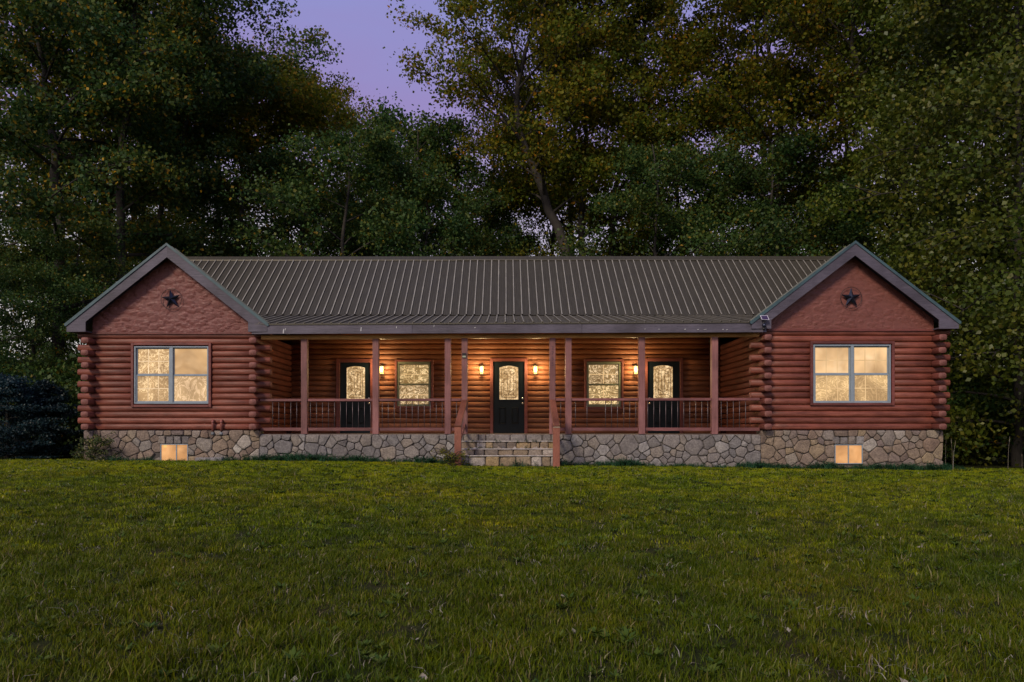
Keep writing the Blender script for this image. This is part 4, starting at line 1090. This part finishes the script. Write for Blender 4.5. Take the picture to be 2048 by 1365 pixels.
def vnoise(x, y, s, seed):
    rg = np.random.default_rng(seed); T = rg.uniform(0, 1, (64, 64)); u = x / s + 100; v = y / s + 100
    i = np.floor(u).astype(int); j = np.floor(v).astype(int); fu = u - i; fv = v - j; fu = fu * fu * (3 - 2 * fu); fv = fv * fv * (3 - 2 * fv)
    q = lambda a, b: T[a % 64, b % 64]
    return q(i, j) * (1 - fu) * (1 - fv) + q(i + 1, j) * fu * (1 - fv) + q(i, j + 1) * (1 - fu) * fv + q(i + 1, j + 1) * fu * fv
def lawn():
    P = []; S = []; I = []
    def zone(y0, y1, dens, xm, lo):
        A = 0; n = int((y1 - y0) * xm * 2 * dens); x = g_r.uniform(-xm, xm, n); y = g_r.uniform(y0, y1, n)
        return x, y
    zones = [(1.5, 7, 165, 7.5), (7, 12, 120, 11), (12, 19.6, 125, 17)]
    X = []; Y = []
    for z in zones:
        x, y = zone(z[0], z[1], z[2], z[3], 0); X.append(x); Y.append(y)
    x = np.concatenate(X); y = np.concatenate(Y)
    # only ground the camera side can see, and outside the house
    front = np.where(x < -6.23, 18.95, np.where(x > 6.3, 18.35, 19.05 + (x + 6.23) / 12.53 * -.6 - .1))
    inside = (np.abs(x) < 10.8) & (y > front); steps = (x > -1.2) & (x < 1.35) & (y > 17.4)
    keep = (np.abs(x) < y * .75 + 1.5) & ~inside & ~steps
    x = x[keep]; y = y[keep]; n = len(x)
    f1 = vnoise(x, y, 1.1, 3); f2 = vnoise(x, y, .35, 4)
    u = g_r.uniform(0, 1, n)
    near = np.clip((y - 6.0 + (f1 - .5) * 5) / 11.5, 0, 1)             # share of short, brightened grass; lawn glow painted in towards the house
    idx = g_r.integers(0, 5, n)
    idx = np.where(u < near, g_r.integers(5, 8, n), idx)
    u2 = g_r.uniform(0, 1, n)
    idx = np.where((u2 < .10 * (f1 > .45) * (1 - near * .8)), g_r.integers(8, 11, n), idx)
    idx = np.where((u2 > 1 - .05 - .13 * (f2 > .68) * (1 - near * .6)), g_r.integers(11, 14, n), idx)
    u3 = g_r.uniform(0, 1, n)
    idx = np.where(u3 < .05 + .10 * near, g_r.integers(14, 17, n), idx)
    idx = np.where(u3 > 1 - .012, g_r.integers(17, 19, n), idx)
    sc = g_r.uniform(.75, 1.25, n) * (.75 + .6 * f2)
    z = ground(x, y) - .004
    rot = np.stack([g_r.uniform(-.12, .12, n), g_r.uniform(-.12, .12, n), g_r.uniform(0, 6.28, n)], -1)
    print("GRASS", n)
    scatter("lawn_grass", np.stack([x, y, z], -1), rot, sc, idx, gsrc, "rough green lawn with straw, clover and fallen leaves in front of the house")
lawn()

# weeds along the foundation
wsrc = []
def weed_mesh(rg, h, n, lw):
    """upright stems with side leaves"""
    V = []; Q = []; k = 0
    for s in range(n):
        a = rg.uniform(0, 6.28); ln = rg.uniform(.1, .6) * h; hh = h * rg.uniform(.5, 1); bx, by = rg.uniform(-.06, .06, 2)
        for j in range(9):
            t = (j + 1) / 9; c = np.array([bx + math.cos(a) * ln * t * t, by + math.sin(a) * ln * t * t, hh * t])
            for q in range(2):
                b = rg.uniform(0, 6.28); L = rg.uniform(.03, .07) * (1.2 - t * .5); dr = np.array([math.cos(b), math.sin(b), rg.uniform(-.2, .6)]); sd = np.array([-math.sin(b), math.cos(b), 0]) * lw
                V += [c, c + dr * L * .5 + sd, c + dr * L, c + dr * L * .5 - sd]; Q.append([k, k + 1, k + 2, k + 3]); k += 4
    return np.array(V), np.array(Q)
w_r = np.random.default_rng(9)
for i in range(4): wsrc.append(src("weed", *weed_mesh(w_r, .16, 7, .008), M_WEED))
for i in range(3): wsrc.append(src("weed_grass", *blades(40, .09, .07, .20, .008, .9, w_r), M_WEED))
def weeds():
    P = []; I = []; S = []
    for i in range(1500):
        x = w_r.uniform(-10.6, 11.6); 
        f = 19.05 if x < -6.23 else (18.45 if x > 6.3 else yp(x))
        if x > 10.75: f = 19.2
        if -1.15 < x < 1.3: 
            if w_r.uniform() > .25: continue
            f = 17.62
        d = abs(w_r.normal(0, .17)) + .06
        dens = float(vnoise(np.array([x]), np.array([0.]), .6, 12)[0])
        amt = .35 if x < -6.3 else (.95 if x > 1.3 else .6)
        if w_r.uniform() > amt * (.25 + dens * 1.1): continue
        y = f - d; P.append((x, y, float(ground(x, y)) - .01)); I.append(int(w_r.integers(0, 7))); S.append(w_r.uniform(.6, 1.25) * (.55 + .75 * dens) * (1.15 if 1.3 < x < 2.6 or x > 10.4 else 1))
    for i in range(26):   # on the treads
        t = [(18.28, 1.22), (17.98, 1.05)][int(w_r.integers(0, 2))]; x = w_r.uniform(-.95, 1.1)
        if t[1] < 1.1 and w_r.uniform() < .6: x = w_r.uniform(-.85, -.3)
        P.append((x, t[0] + .02, t[1] - .03)); I.append(int(w_r.integers(0, 4))); S.append(w_r.uniform(.35, .6))
    n = len(P); rot = np.stack([w_r.uniform(-.2, .2, n), w_r.uniform(-.2, .2, n), w_r.uniform(0, 6.28, n)], -1)
    scatter("foundation_weeds", P, rot, S, I, wsrc, "blue green weeds along the foot of the stone foundation")
weeds()

# ================================================================== TREES
def leaf_mat(name, stops, rough=.5, spec=.4, trans=.4):
    m, n, l, b = newmat(name)
    ge = n.new("ShaderNodeNewGeometry"); r = ramp_node(n, stops); l.new(ge.outputs["Random Per Island"], r.inputs[0])
    t = noise(n, l, ge.outputs["Position"], .45, 3, .5); rp = ramp_node(n, [(.35, (.75, .95, 1.05)), (.65, (1.2, 1.05, .85))]); l.new(t.outputs[0], rp.inputs[0])
    oi = n.new("ShaderNodeObjectInfo"); mr = n.new("ShaderNodeMapRange"); l.new(oi.outputs["Random"], mr.inputs[0]); mr.inputs[3].default_value = .8; mr.inputs[4].default_value = 1.2
    c = mix(n, l, r.outputs[0], rp.outputs[0], 1, 'MULTIPLY')
    hs = n.new("ShaderNodeHueSaturation"); l.new(c, hs.inputs["Color"]); l.new(mr.outputs[0], hs.inputs["Value"]); c = hs.outputs[0]
    l.new(c, b.inputs["Base Color"]); b.inputs["Roughness"].default_value = rough; b.inputs["Specular IOR Level"].default_value = spec
    tr = n.new("ShaderNodeBsdfTranslucent"); hs2 = n.new("ShaderNodeHueSaturation"); l.new(c, hs2.inputs["Color"]); hs2.inputs["Value"].default_value = 1.3; l.new(hs2.outputs[0], tr.inputs[0])
    ms = n.new("ShaderNodeMixShader"); ms.inputs[0].default_value = trans
    l.new(b.outputs[0], ms.inputs[1]); l.new(tr.outputs[0], ms.inputs[2]); l.new(ms.outputs[0], n["Material Output"].inputs[0])
    return m
ML_OLIVE = leaf_mat("olive_leaf", [(0, (0.052, 0.075, 0.007)), (.4, (0.101, 0.120, 0.008)), (.75, (0.163, 0.159, 0.010)), (.95, (0.208, 0.143, 0.013)), (1, (0.390, 0.169, 0.013))], .6, .2)
ML_DARK = leaf_mat("dark_green_leaf", [(0, (0.024, 0.061, 0.016)), (.5, (0.049, 0.095, 0.022)), (.85, (0.081, 0.121, 0.022)), (.98, (0.135, 0.135, 0.020)), (1, (0.338, 0.176, 0.014))], .55, .25, .3)
ML_GLOSS = leaf_mat("glossy_maple_leaf", [(0, (0.052, 0.081, 0.008)), (.5, (0.098, 0.127, 0.012)), (.85, (0.143, 0.163, 0.019)), (1, (0.195, 0.169, 0.026))], .46, .35, .3)
ML_ORANGE = leaf_mat("dark_leaf_turning_orange", [(0, (0.025, 0.064, 0.020)), (.5, (0.050, 0.098, 0.022)), (.86, (0.098, 0.129, 0.017)), (.95, (0.210, 0.154, 0.017)), (1, (0.500, 0.280, 0.014))], .55, .25, .35)
ML_BLUE = leaf_mat("blue_green_spruce_needle", [(0, (0.005, 0.017, 0.023)), (.6, (0.008, 0.027, 0.035)), (1, (0.013, 0.037, 0.045))], .5, .35, .2)
M_BARK = plain("grey_brown_bark", (.034, .029, .024), .9, 0, .4, 5, 1.0)

def qbez(a, b, c, n):
    return [a * (1 - t) ** 2 + b * 2 * t * (1 - t) + c * t * t for t in np.linspace(0, 1, n)]
def tube_np(pts, r0, r1, n, VV, QQ):
    pts = np.array(pts); m = len(pts); base = sum(len(v) for v in VV)
    T = np.gradient(pts, axis=0); T /= np.linalg.norm(T, axis=1)[:, None] + 1e-9
    ref = np.array([.31, .9, .13]); A = np.cross(T, ref); A /= np.linalg.norm(A, axis=1)[:, None] + 1e-9; B = np.cross(T, A)
    rr = (r0 + (r1 - r0) * np.linspace(0, 1, m) ** .85)[:, None, None]; th = np.linspace(0, 2 * np.pi, n, endpoint=False)
    V = pts[:, None, :] + rr * (A[:, None, :] * np.cos(th)[None, :, None] + B[:, None, :] * np.sin(th)[None, :, None]); VV.append(V.reshape(-1, 3))
    i = np.arange(m - 1)[:, None]; k = np.arange(n)[None, :]; k1 = (k + 1) % n
    QQ.append((base + np.stack([i * n + k, i * n + k1, (i + 1) * n + k1, (i + 1) * n + k], -1)).reshape(-1, 4))
def make_tree_mesh(name, seed, path, r0, limbs, cstart, cr, prof, nleaf, leaf, lm, up=.35, droop=.0, sig=.42, flat=.55, sub=4, tipw=1.0, xmin=None):
    """path: local trunk points (z from 0). prof(t): relative crown radius at crown height t"""
    rg = np.random.default_rng(seed); path = np.array(path, float); H = path[-1, 2]
    VV = []; QQ = []
    # resample the trunk smoothly
    tt = np.linspace(0, 1, 22); seg = np.linspace(0, 1, len(path)); P = np.stack([np.interp(tt, seg, path[:, k]) for k in range(3)], -1)
    for _ in range(2): P[1:-1] = (P[:-2] + 2 * P[1:-1] + P[2:]) / 4
    P[1:-1, :2] += rg.normal(0, .04, (20, 2)) * min(1, H / 12)
    tube_np(P, r0, r0 * .12, 9, VV, QQ)
    cen = []; wgt = []
    for i in range(limbs):
        tc = (i + rg.uniform(0, 1)) / limbs; t = cstart + (1 - cstart) * tc * .97
        j = t * 21; a = int(j); f = j - a; p = P[a] * (1 - f) + P[min(a + 1, 21)] * f
        ang = i * 2.4 + rg.uniform(-.5, .5); L = cr * prof(tc) * rg.uniform(.7, 1.12)
        el = up + .5 * tc + rg.uniform(-.15, .15)
        d = np.array([math.cos(ang), math.sin(ang), 0]); mid = p + d * L * .5 + np.array([0, 0, L * .5 * el]); end = p + d * L + np.array([0, 0, L * (el * .75 - droop)])
        bp = np.array(qbez(p, mid, end, 7)); rb = max(.02, r0 * .42 * (1 - t * .75) * min(1, L / cr + .2)); tube_np(bp, rb, .012, 5, VV, QQ)
        for q in np.linspace(.35, 1, 5):
            k = q * 6; ia = int(min(k, 5)); c = bp[ia] * (1 - (k - ia)) + bp[ia + 1] * (k - ia); cen.append(c); wgt.append(.5 + q * tipw * .6)
        for s in range(sub):
            q = rg.uniform(.3, .98); k = q * 6; ia = int(min(k, 5)); c = bp[ia] * (1 - (k - ia)) + bp[ia + 1] * (k - ia)
            an = ang + rg.choice([-1, 1]) * rg.uniform(.5, 1.3); l2 = L * rg.uniform(.25, .48) + .25
            d2 = np.array([math.cos(an), math.sin(an), rg.uniform(-.1 - droop, .6)]); e = c + d2 * l2
            sp = np.array(qbez(c, c + d2 * l2 * .5 + np.array([0, 0, .1]), e, 4)); tube_np(sp, rb * .4, .006, 4, VV, QQ)
            for w in (.45, .75, 1.0): cen.append(c + (e - c) * w); wgt.append(.5 + w * .6)
    cen = np.array(cen); wgt = np.array(wgt) * rg.uniform(.35, 1.6, len(wgt)); wgt /= wgt.sum()
    ci = rg.choice(len(cen), nleaf, p=wgt); s = sig * rg.uniform(.55, 1.25, len(cen))[ci]
    off = np.tanh(rg.normal(0, 1, (nleaf, 3)) / 1.7) * 1.85 * s[:, None] * np.array([1, 1, flat + .15]); C = cen[ci] + off; C[:, 2] = np.maximum(C[:, 2], .08)
    if xmin is not None: C = C[C[:, 0] > xmin]; nleaf = len(C)
    nrm = rg.normal(0, 1, (nleaf, 3)) * np.array([1, 1, .75]) + np.array([0, -.15, .65]); nrm /= np.linalg.norm(nrm, axis=1)[:, None]
    tg = rg.normal(0, 1, (nleaf, 3)) + np.array([0, 0, -.4]); tg -= nrm * (tg * nrm).sum(1)[:, None]; tg /= np.linalg.norm(tg, axis=1)[:, None]; bt = np.cross(nrm, tg)
    sz = leaf * rg.uniform(.6, 1.25, nleaf)[:, None]
    LV = np.stack([C - tg * sz * .5, C + bt * sz * .40 - tg * sz * .05 + nrm * sz * .08, C + tg * sz * .55, C - bt * sz * .40 - tg * sz * .05 + nrm * sz * .08], 1).reshape(-1, 3)
    LQ = (np.arange(nleaf) * 4)[:, None] + np.array([[0, 1, 2, 3]])
    tm = fastmesh(name + "_trunk", np.concatenate(VV), np.concatenate(QQ), M_BARK); tm.polygons.foreach_set("use_smooth", [True] * len(tm.polygons))
    cm = fastmesh(name + "_crown", LV, LQ, lm)
    return tm, cm
def place(name, meshes, loc, rz, sc, label, cat="tree", group=None, names=("trunk", "crown"), sz=None):
    root = empty(name, loc, label, cat, group); root.rotation_euler = (0, 0, rz); root.scale = (sc, sc, sz or sc)
    for nm, me in zip(names, meshes):
        o = bpy.data.objects.new(nm, me); link(o); o.parent = root
    return root
egg = lambda t: (1 - t) ** .6 * (.35 + t * 2.2) ** .5 * .95 if t < 1 else 0
tall = lambda t: max(.15, math.sin(math.pi * (t * .82 + .16)) ** .7)
cone = lambda t: max(.1, 1 - t * .92)
full = lambda t: max(.25, (1 - t ** 2.2) ** .5)
def wander(H, seed, amt=.5):
    rg = np.random.default_rng(seed); z = np.linspace(0, H, 6); x = np.cumsum(rg.normal(0, amt * .5, 6)) - 0; y = np.cumsum(rg.normal(0, amt * .5, 6)); return np.stack([x - x[0], y - y[0], z], -1)
def px_path(pts, D):
    """trunk surveyed from the picture at distance D -> local path and base"""
    W_ = [(PX(a, D), PZ(b, D)) for a, b in pts]; x0, z0 = W_[0]; gz = float(ground(x0, D)); 
    base = (x0 + (W_[0][0] - W_[1][0]) * .5, D, gz)
    P = [(0, 0, 0)] + [(x - base[0], 0, z - gz) for x, z in W_]
    return P, base

V_OL = [make_tree_mesh("olive_%d" % i, 100 + i, wander(H, 40 + i, .8), .24, 24, .22, cr, tall, 26000, .15, ML_OLIVE, .5, 0, .40, .55, 6) for i, (H, cr) in enumerate(((21, 4.6), (23, 5.0), (19, 4.2)))]
V_DK = [make_tree_mesh("dark_%d" % i, 200 + i, wander(H, 60 + i, .6), .2, 22, .12, cr, full, 25000, .14, ML_DARK, .35, .1, .40, .55, 6) for i, (H, cr) in enumerate(((15, 4.6), (13, 4.4)))]
def T(kind, vi, px, D, top_py, label, rz=0., group="trees behind the house", wide=1.0):
    ms, H0, nm = {'o': (V_OL, (21, 23, 19), "woodland_tree"), 'd': (V_DK, (15, 13), "understorey_tree")}[kind]
    x = PX(px, D); gz = float(ground(x, D)); Hn = PZ(top_py, D) - gz; s = Hn / (H0[vi] + (1.9 if kind == 'o' else 1.6))
    r = place(nm, ms[vi], (x, D, gz), rz, s * wide, label, "tree", group, sz=s)
    return r
# surveyed trees
def ST(nm, pts, D, r0, limbs, cs, cr, prof, nl, leaf, lm, label, seed, **k):
    P, base = px_path(pts, D); me = make_tree_mesh(nm, seed, P, r0, limbs, cs, cr, prof, nl, leaf, lm, **k)
    return place(nm, me, base, 0, 1, label, "tree", "trees behind the house")
ST("leaning_tree", [(1142, 560), (1132, 500), (1105, 420), (1062, 335), (1035, 262), (1030, 170), (1055, 90), (1095, 10), (1110, -60)], 33, .30, 26, .30, 4.2, tall, 28000, .15, ML_OLIVE, "tall woodland tree whose thick dark trunk leans left above the middle of the roof", 301, up=.7)
ST("woodland_tree", [(1160, 560), (1160, 480), (1170, 380), (1172, 270), (1165, 150), (1150, 50), (1140, -90)], 34.5, .22, 24, .34, 4.3, tall, 28000, .15, ML_OLIVE, "straight slim tree just right of the leaning trunk, reaching out of the picture", 302, up=.5)
ST("woodland_tree", [(1228, 560), (1226, 480), (1228, 390), (1248, 300), (1262, 190), (1270, 80), (1280, -80)], 35, .20, 24, .34, 4.3, tall, 28000, .15, ML_OLIVE, "forked grey tree above the roof between the middle and the right gable", 303, up=.6)
ST("woodland_tree", [(1835, 520), (1800, 320), (1765, 245), (1722, 180), (1703, 90), (1702, 0), (1695, -120)], 30, .26, 24, .40, 4.6, tall, 26000, .15, ML_OLIVE, "thick dark trunk slanting up left above the right gable, behind the maple", 304, up=.6)
ST("woodland_tree", [(1560, 560), (1556, 400), (1562, 260), (1545, 140), (1530, 40), (1520, -90)], 33, .22, 24, .30, 4.6, tall, 28000, .15, ML_OLIVE, "tall reddish brown leaved tree between the roof and the right gable", 305, up=.5)
ST("woodland_tree", [(436, 560), (436, 420), (437, 330), (438, 270), (440, 200), (440, 140)], 36, .17, 20, .36, 4.6, tall, 28000, .15, ML_OLIVE, "slim straight dark trunk behind the left gable with a green crown", 306)
ST("woodland_tree", [(482, 560), (480, 420), (482, 340), (490, 290), (508, 230), (525, 165)], 35, .17, 22, .36, 4.2, tall, 28000, .15, ML_OLIVE, "tree left of the sky gap, its trunk rising behind the roof's left end", 307)
ST("forked_tree", [(300, 600), (322, 400), (345, 330), (368, 280), (380, 220), (375, 150), (365, 90)], 31, .15, 22, .45, 4.2, tall, 28000, .14, ML_DARK, "dark tree with thin forked stems above the left gable", 308, up=.8)
ST("leafy_tree", [(120, 700), (118, 380), (104, 270), (88, 170), (72, 60), (60, -120)], 27, .26, 30, .20, 5.0, full, 50000, .14, ML_ORANGE, "huge dark tree with a few orange leaves at the left edge", 309, up=.35, droop=.1)
ST("leafy_tree", [(250, 700), (240, 420), (246, 300), (262, 150), (270, 0), (275, -140)], 28.5, .24, 30, .20, 4.0, full, 44000, .14, ML_ORANGE, "tall dark tree left of the left gable, spotted with orange leaves", 310, up=.35, droop=.1)
# maple on the right, close to the house
mp_ = make_tree_mesh("maple", 401, [(0, 0, 0), (.05, 0, 2), (-.1, 0, 5), (.1, .1, 9), (0, 0, 13), (.1, 0, 17.5)], .16, 60, .04, 3.9, lambda t: max(.3, min(1, .75 + t * 1.0) * (1 - max(0, t - .55) * 1.2)), 110000, .13, ML_GLOSS, up=.25, droop=.30, sig=.66, sub=6, xmin=-3.25)
place("maple_tree", mp_, (PX(2035, 21.5), 21.5, float(ground(14, 21))), 0, 1, "big glossy leaved maple standing right of the house, branches hanging to the grass")
mp2 = make_tree_mesh("maple_b", 402, wander(19, 8, .4), .28, 36, .08, 4.6, lambda t: max(.3, (1 - t * .6)), 42000, .14, ML_GLOSS, up=.35, droop=.2, sig=.5, sub=5)
place("maple_tree", mp2, (PX(1905, 28), 28, float(ground(17, 28))), 1.1, 1, "second maple behind the first, filling the space above the right gable")
place("maple_tree", mp2, (PX(2130, 25.5), 25.5, float(ground(20, 25))), 3.1, 1.12, "tall maple at the right edge behind the nearest one")

spec_o = [ # kind,variant,px,D,top_py,label,rz
 ('o', 0, 20, 36, -150, "tall tree far left behind the dark leafy tree", 1.0),
 ('o', 1, 165, 38, -120, "tall tree behind the two dark trees on the left", 2.2),
 ('o', 2, 200, 37, -60, "tall tree rising behind the left gable out of the picture", 3.0),
 ('o', 0, 285, 41, -10, "tall tree whose edge borders the left side of the sky gap", .5, .8),
 ('o', 2, 590, 39, 95, "rounded tree top on the left skyline of the sky gap", 1.4),
 ('o', 1, 668, 42, 112, "tree just right of the rounded top, lower, below the open sky", 4.1),
 ('o', 0, 735, 44, 165, "lowest tree of the skyline, under the open sky", 5.2),
 ('o', 2, 978, 37, 48, "olive tree on the right edge of the sky gap with a pointed top", 2.6, .68),
 ('o', 1, 1090, 38, -60, "tall tree right of the sky gap cut by the picture edge", .3, .75),
 ('o', 0, 1130, 40, 10, "tall tree behind the leaning trunk", 3.9),
 ('o', 2, 1270, 36, -60, "tall tree right of the forked grey tree", 1.9),
 ('o', 1, 1400, 39, 38, "tree whose top stands in the small right hand sky gap", 5.0),
 ('o', 0, 1530, 36, -50, "tall brownish tree right of the small sky gap", .9),
 ('o', 2, 1625, 36, -80, "tall tree behind the right end of the main roof", 2.9),
 ('o', 1, 1760, 38, -100, "tall tree behind the right gable", 4.5),
 ('o', 0, 1900, 36, -150, "tall tree behind the maples", 1.2),
 ('o', 2, 2060, 34, -200, "tall tree behind the maples at the right edge", 3.3),
 ('d', 1, 795, 38, 190, "dark tree closing the bottom of the sky gap", 2.9),
 ('d', 0, 880, 35, 180, "dark tree under the right edge of the sky gap", 1.3),
 ('d', 0, 560, 31, 250, "dark bushy tree above the left part of the roof", .4),
 ('d', 1, 700, 30.5, 215, "dark round crowned tree above the roof left of the middle", 1.7),
 ('d', 0, 830, 32, 290, "dark bushy tree above the roof under the open sky", 3.4),
 ('d', 1, 990, 36, 330, "low dark tree behind the leaning trunk", 5.3),
 ('d', 0, 1330, 31, 235, "dark bushy tree above the roof right of the middle", 2.0),
 ('d', 1, 1440, 31.5, 260, "second dark bushy tree above the right half of the roof", 4.4),
 ('d', 0, 1590, 31, 215, "dark bushy tree left of the right gable peak", .9),
 ('d', 1, 1700, 30, 330, "low dark tree directly behind the right gable peak", 2.7),
 ('d', 0, 380, 31, 330, "dark bushy tree between the left gable peak and the roof", 5.7),
 ('d', 0, -60, 24, 380, "dark low tree cut by the left edge of the picture", 2.2),
 ('d', 1, -5, 28, 470, "low dark tree between the spruces and the left edge of the picture", 4.9),
 ('d', 1, 60, 25, 430, "dark low tree at the left edge behind the blue spruce", 3.7),
 ('d', 0, 190, 26.5, 400, "dark low tree just left of the house", 1.1),
 ('d', 1, 1960, 27, 420, "dark low tree right of the house behind the maple", .2),
]
for q_ in spec_o:
    k, vi, px, D, tp, lab, rz = q_[:7]; T(k, vi, px, D, tp, lab, rz, wide=q_[7] if len(q_) > 7 else 1.0)

# far wood, reads as one mass
far_src = [bpy.data.objects.new("far_tree", V_OL[0][1]), bpy.data.objects.new("far_tree", V_OL[2][1]), bpy.data.objects.new("far_tree", V_DK[0][1])]
P = []; S = []; I = []
f_r = np.random.default_rng(3)
for D in (49,):
    for px in np.arange(-350, 2450, 150):
        p = px + f_r.uniform(-50, 50); x = PX(p, D)
        top = 330
        i = int(f_r.integers(0, 3)); H = PZ(top + f_r.uniform(0, 120), D); s = H / (22.2, 20.2, 16.2)[i]
        P.append((x, D + f_r.uniform(-2, 2), float(ground(x, D)))); S.append(s); I.append(i)
scatter("far_wood", P, np.stack([np.zeros(len(P)), np.zeros(len(P)), f_r.uniform(0, 6.28, len(P))], -1), S, I, far_src, "far wood behind the nearer trees")

# undergrowth beside and behind the house
bush_me = [make_tree_mesh("bush_%d" % i, 500 + i, [(0, 0, 0), (0, 0, .8), (.1, 0, 1.9)], .05, 16, .02, 1.5, full, 7000, .11, ML_DARK, up=.4, droop=.1, sig=.3, sub=3) for i in range(2)]
bs = [(-18.6, 24.5, 1.45, "big dark bush at the far left edge behind the spruces"), (-15.2, 23.5, 1.2, "dark bush under the trees at the left edge"), (-13.2, 24.5, 1.3, "dark bush in the gap left of the house"), (-11.9, 22.6, 1.0, "dark bush close behind the left wall corner"), (-17.0, 25.5, 1.4, "dark bush farthest left under the trees"),
      (12.2, 22.8, 1.0, "dark bush beside the right wall under the maple"), (13.6, 24.0, 1.3, "dark bush behind the maple trunk"), (15.6, 23.2, 1.2, "dark bush at the right edge under the maple"), (11.6, 25.5, 1.2, "dark bush far back beside the right wall")]
for i, (x, y, s, lab) in enumerate(bs): place("bush", bush_me[i % 2], (x, y, float(ground(x, y))), i * 1.3, s, lab, "bush", "undergrowth beside the house", ("stem", "foliage"))
P = []; S = []; I = []
for i in range(60):
    x = f_r.uniform(-34, 34); y = f_r.uniform(29, 46)
    P.append((x, y, float(ground(x, y)))); S.append(f_r.uniform(1.0, 2.0)); I.append(int(f_r.integers(0, 2)))
scatter("undergrowth", P, np.stack([np.zeros(60), np.zeros(60), f_r.uniform(0, 6.28, 60)], -1), S, I, [bpy.data.objects.new("undergrowth_bush", bush_me[k][1]) for k in (0, 1)], "dark undergrowth below the trees behind the house")

# blue spruces at lower left
spr = make_tree_mesh("spruce", 601, [(0, 0, 0), (0, 0, 1.2), (0, 0, 2.6)], .09, 26, .03, 1.9, cone, 26000, .07, ML_BLUE, up=.02, droop=.15, sig=.17, flat=.2, sub=6)
for (px, D, s, rz, lab) in ((15, 20.5, .86, 0, "low blue green spruce at the left edge of the lawn"), (92, 21.2, .80, 2, "low blue green spruce nearest the left wall of the house")):
    x = PX(px, D); place("spruce", spr, (x, D, float(ground(x, D))), rz, s, lab, "spruce", "low spruces left of the house")
# shrub at the left corner of the stone foundation
shr = make_tree_mesh("shrub", 611, [(0, 0, 0), (0, 0, .25), (.03, 0, .55)], .012, 14, .02, .30, full, 1500, .045, leaf_mat("pale_shrub_leaf", [(0, (.03, .06, .015)), (.7, (.07, .11, .03)), (1, (.25, .26, .08))], .5, .4), up=.5, droop=.05, sig=.07, sub=3)
place("shrub", shr, (PX(193, 18.85), 18.78, float(ground(-10.2, 18.8)) - .03), 0, 1, "small pale green shrub at the left corner of the stone foundation", "shrub", None, ("stem", "foliage"))
# yellow weed by the left newel
yw = make_tree_mesh("weed", 612, [(0, 0, 0), (0, 0, .12), (.0, 0, .24)], .006, 10, .02, .15, full, 420, .04, leaf_mat("yellow_green_weed_leaf", [(0, (.09, .10, .01)), (1, (.20, .17, .02))], .5, .3), up=.6, sig=.04, sub=2)
place("tall_weed", yw, (PX(903, 17.2), 17.2, float(ground(-1.2, 17.2)) - .01), 0, 1.15, "yellow green weed at the foot of the left newel post", "weed", None, ("stem", "foliage"))
# tall grass stalks at the right
g = G()
for i in range(6):
    x = 11.1 + random.uniform(0, 2.4); y = 18.6 + random.uniform(0, 1); h = random.uniform(.4, .95); z = float(ground(x, y)); q = random.uniform(-.06, .09)
    g.tube([(x, y, z), (x + q * .3, y, z + h * .6), (x + q, y, z + h)], [.004, .003, .0015], 4); g.tube([(x + q * .8, y, z + h * .85), (x + q, y, z + h)], [.007, .002], 4)
tag(g.build("grass_stalks", M_STRAW), "tall pale grass stalks under the maple right of the house", "grass", None, "stuff")

print("TRIS", sum(sum(len(p.vertices) - 2 for p in m.polygons) if len(m.polygons) < 3000 else len(m.polygons) * 2 for m in bpy.data.meshes))
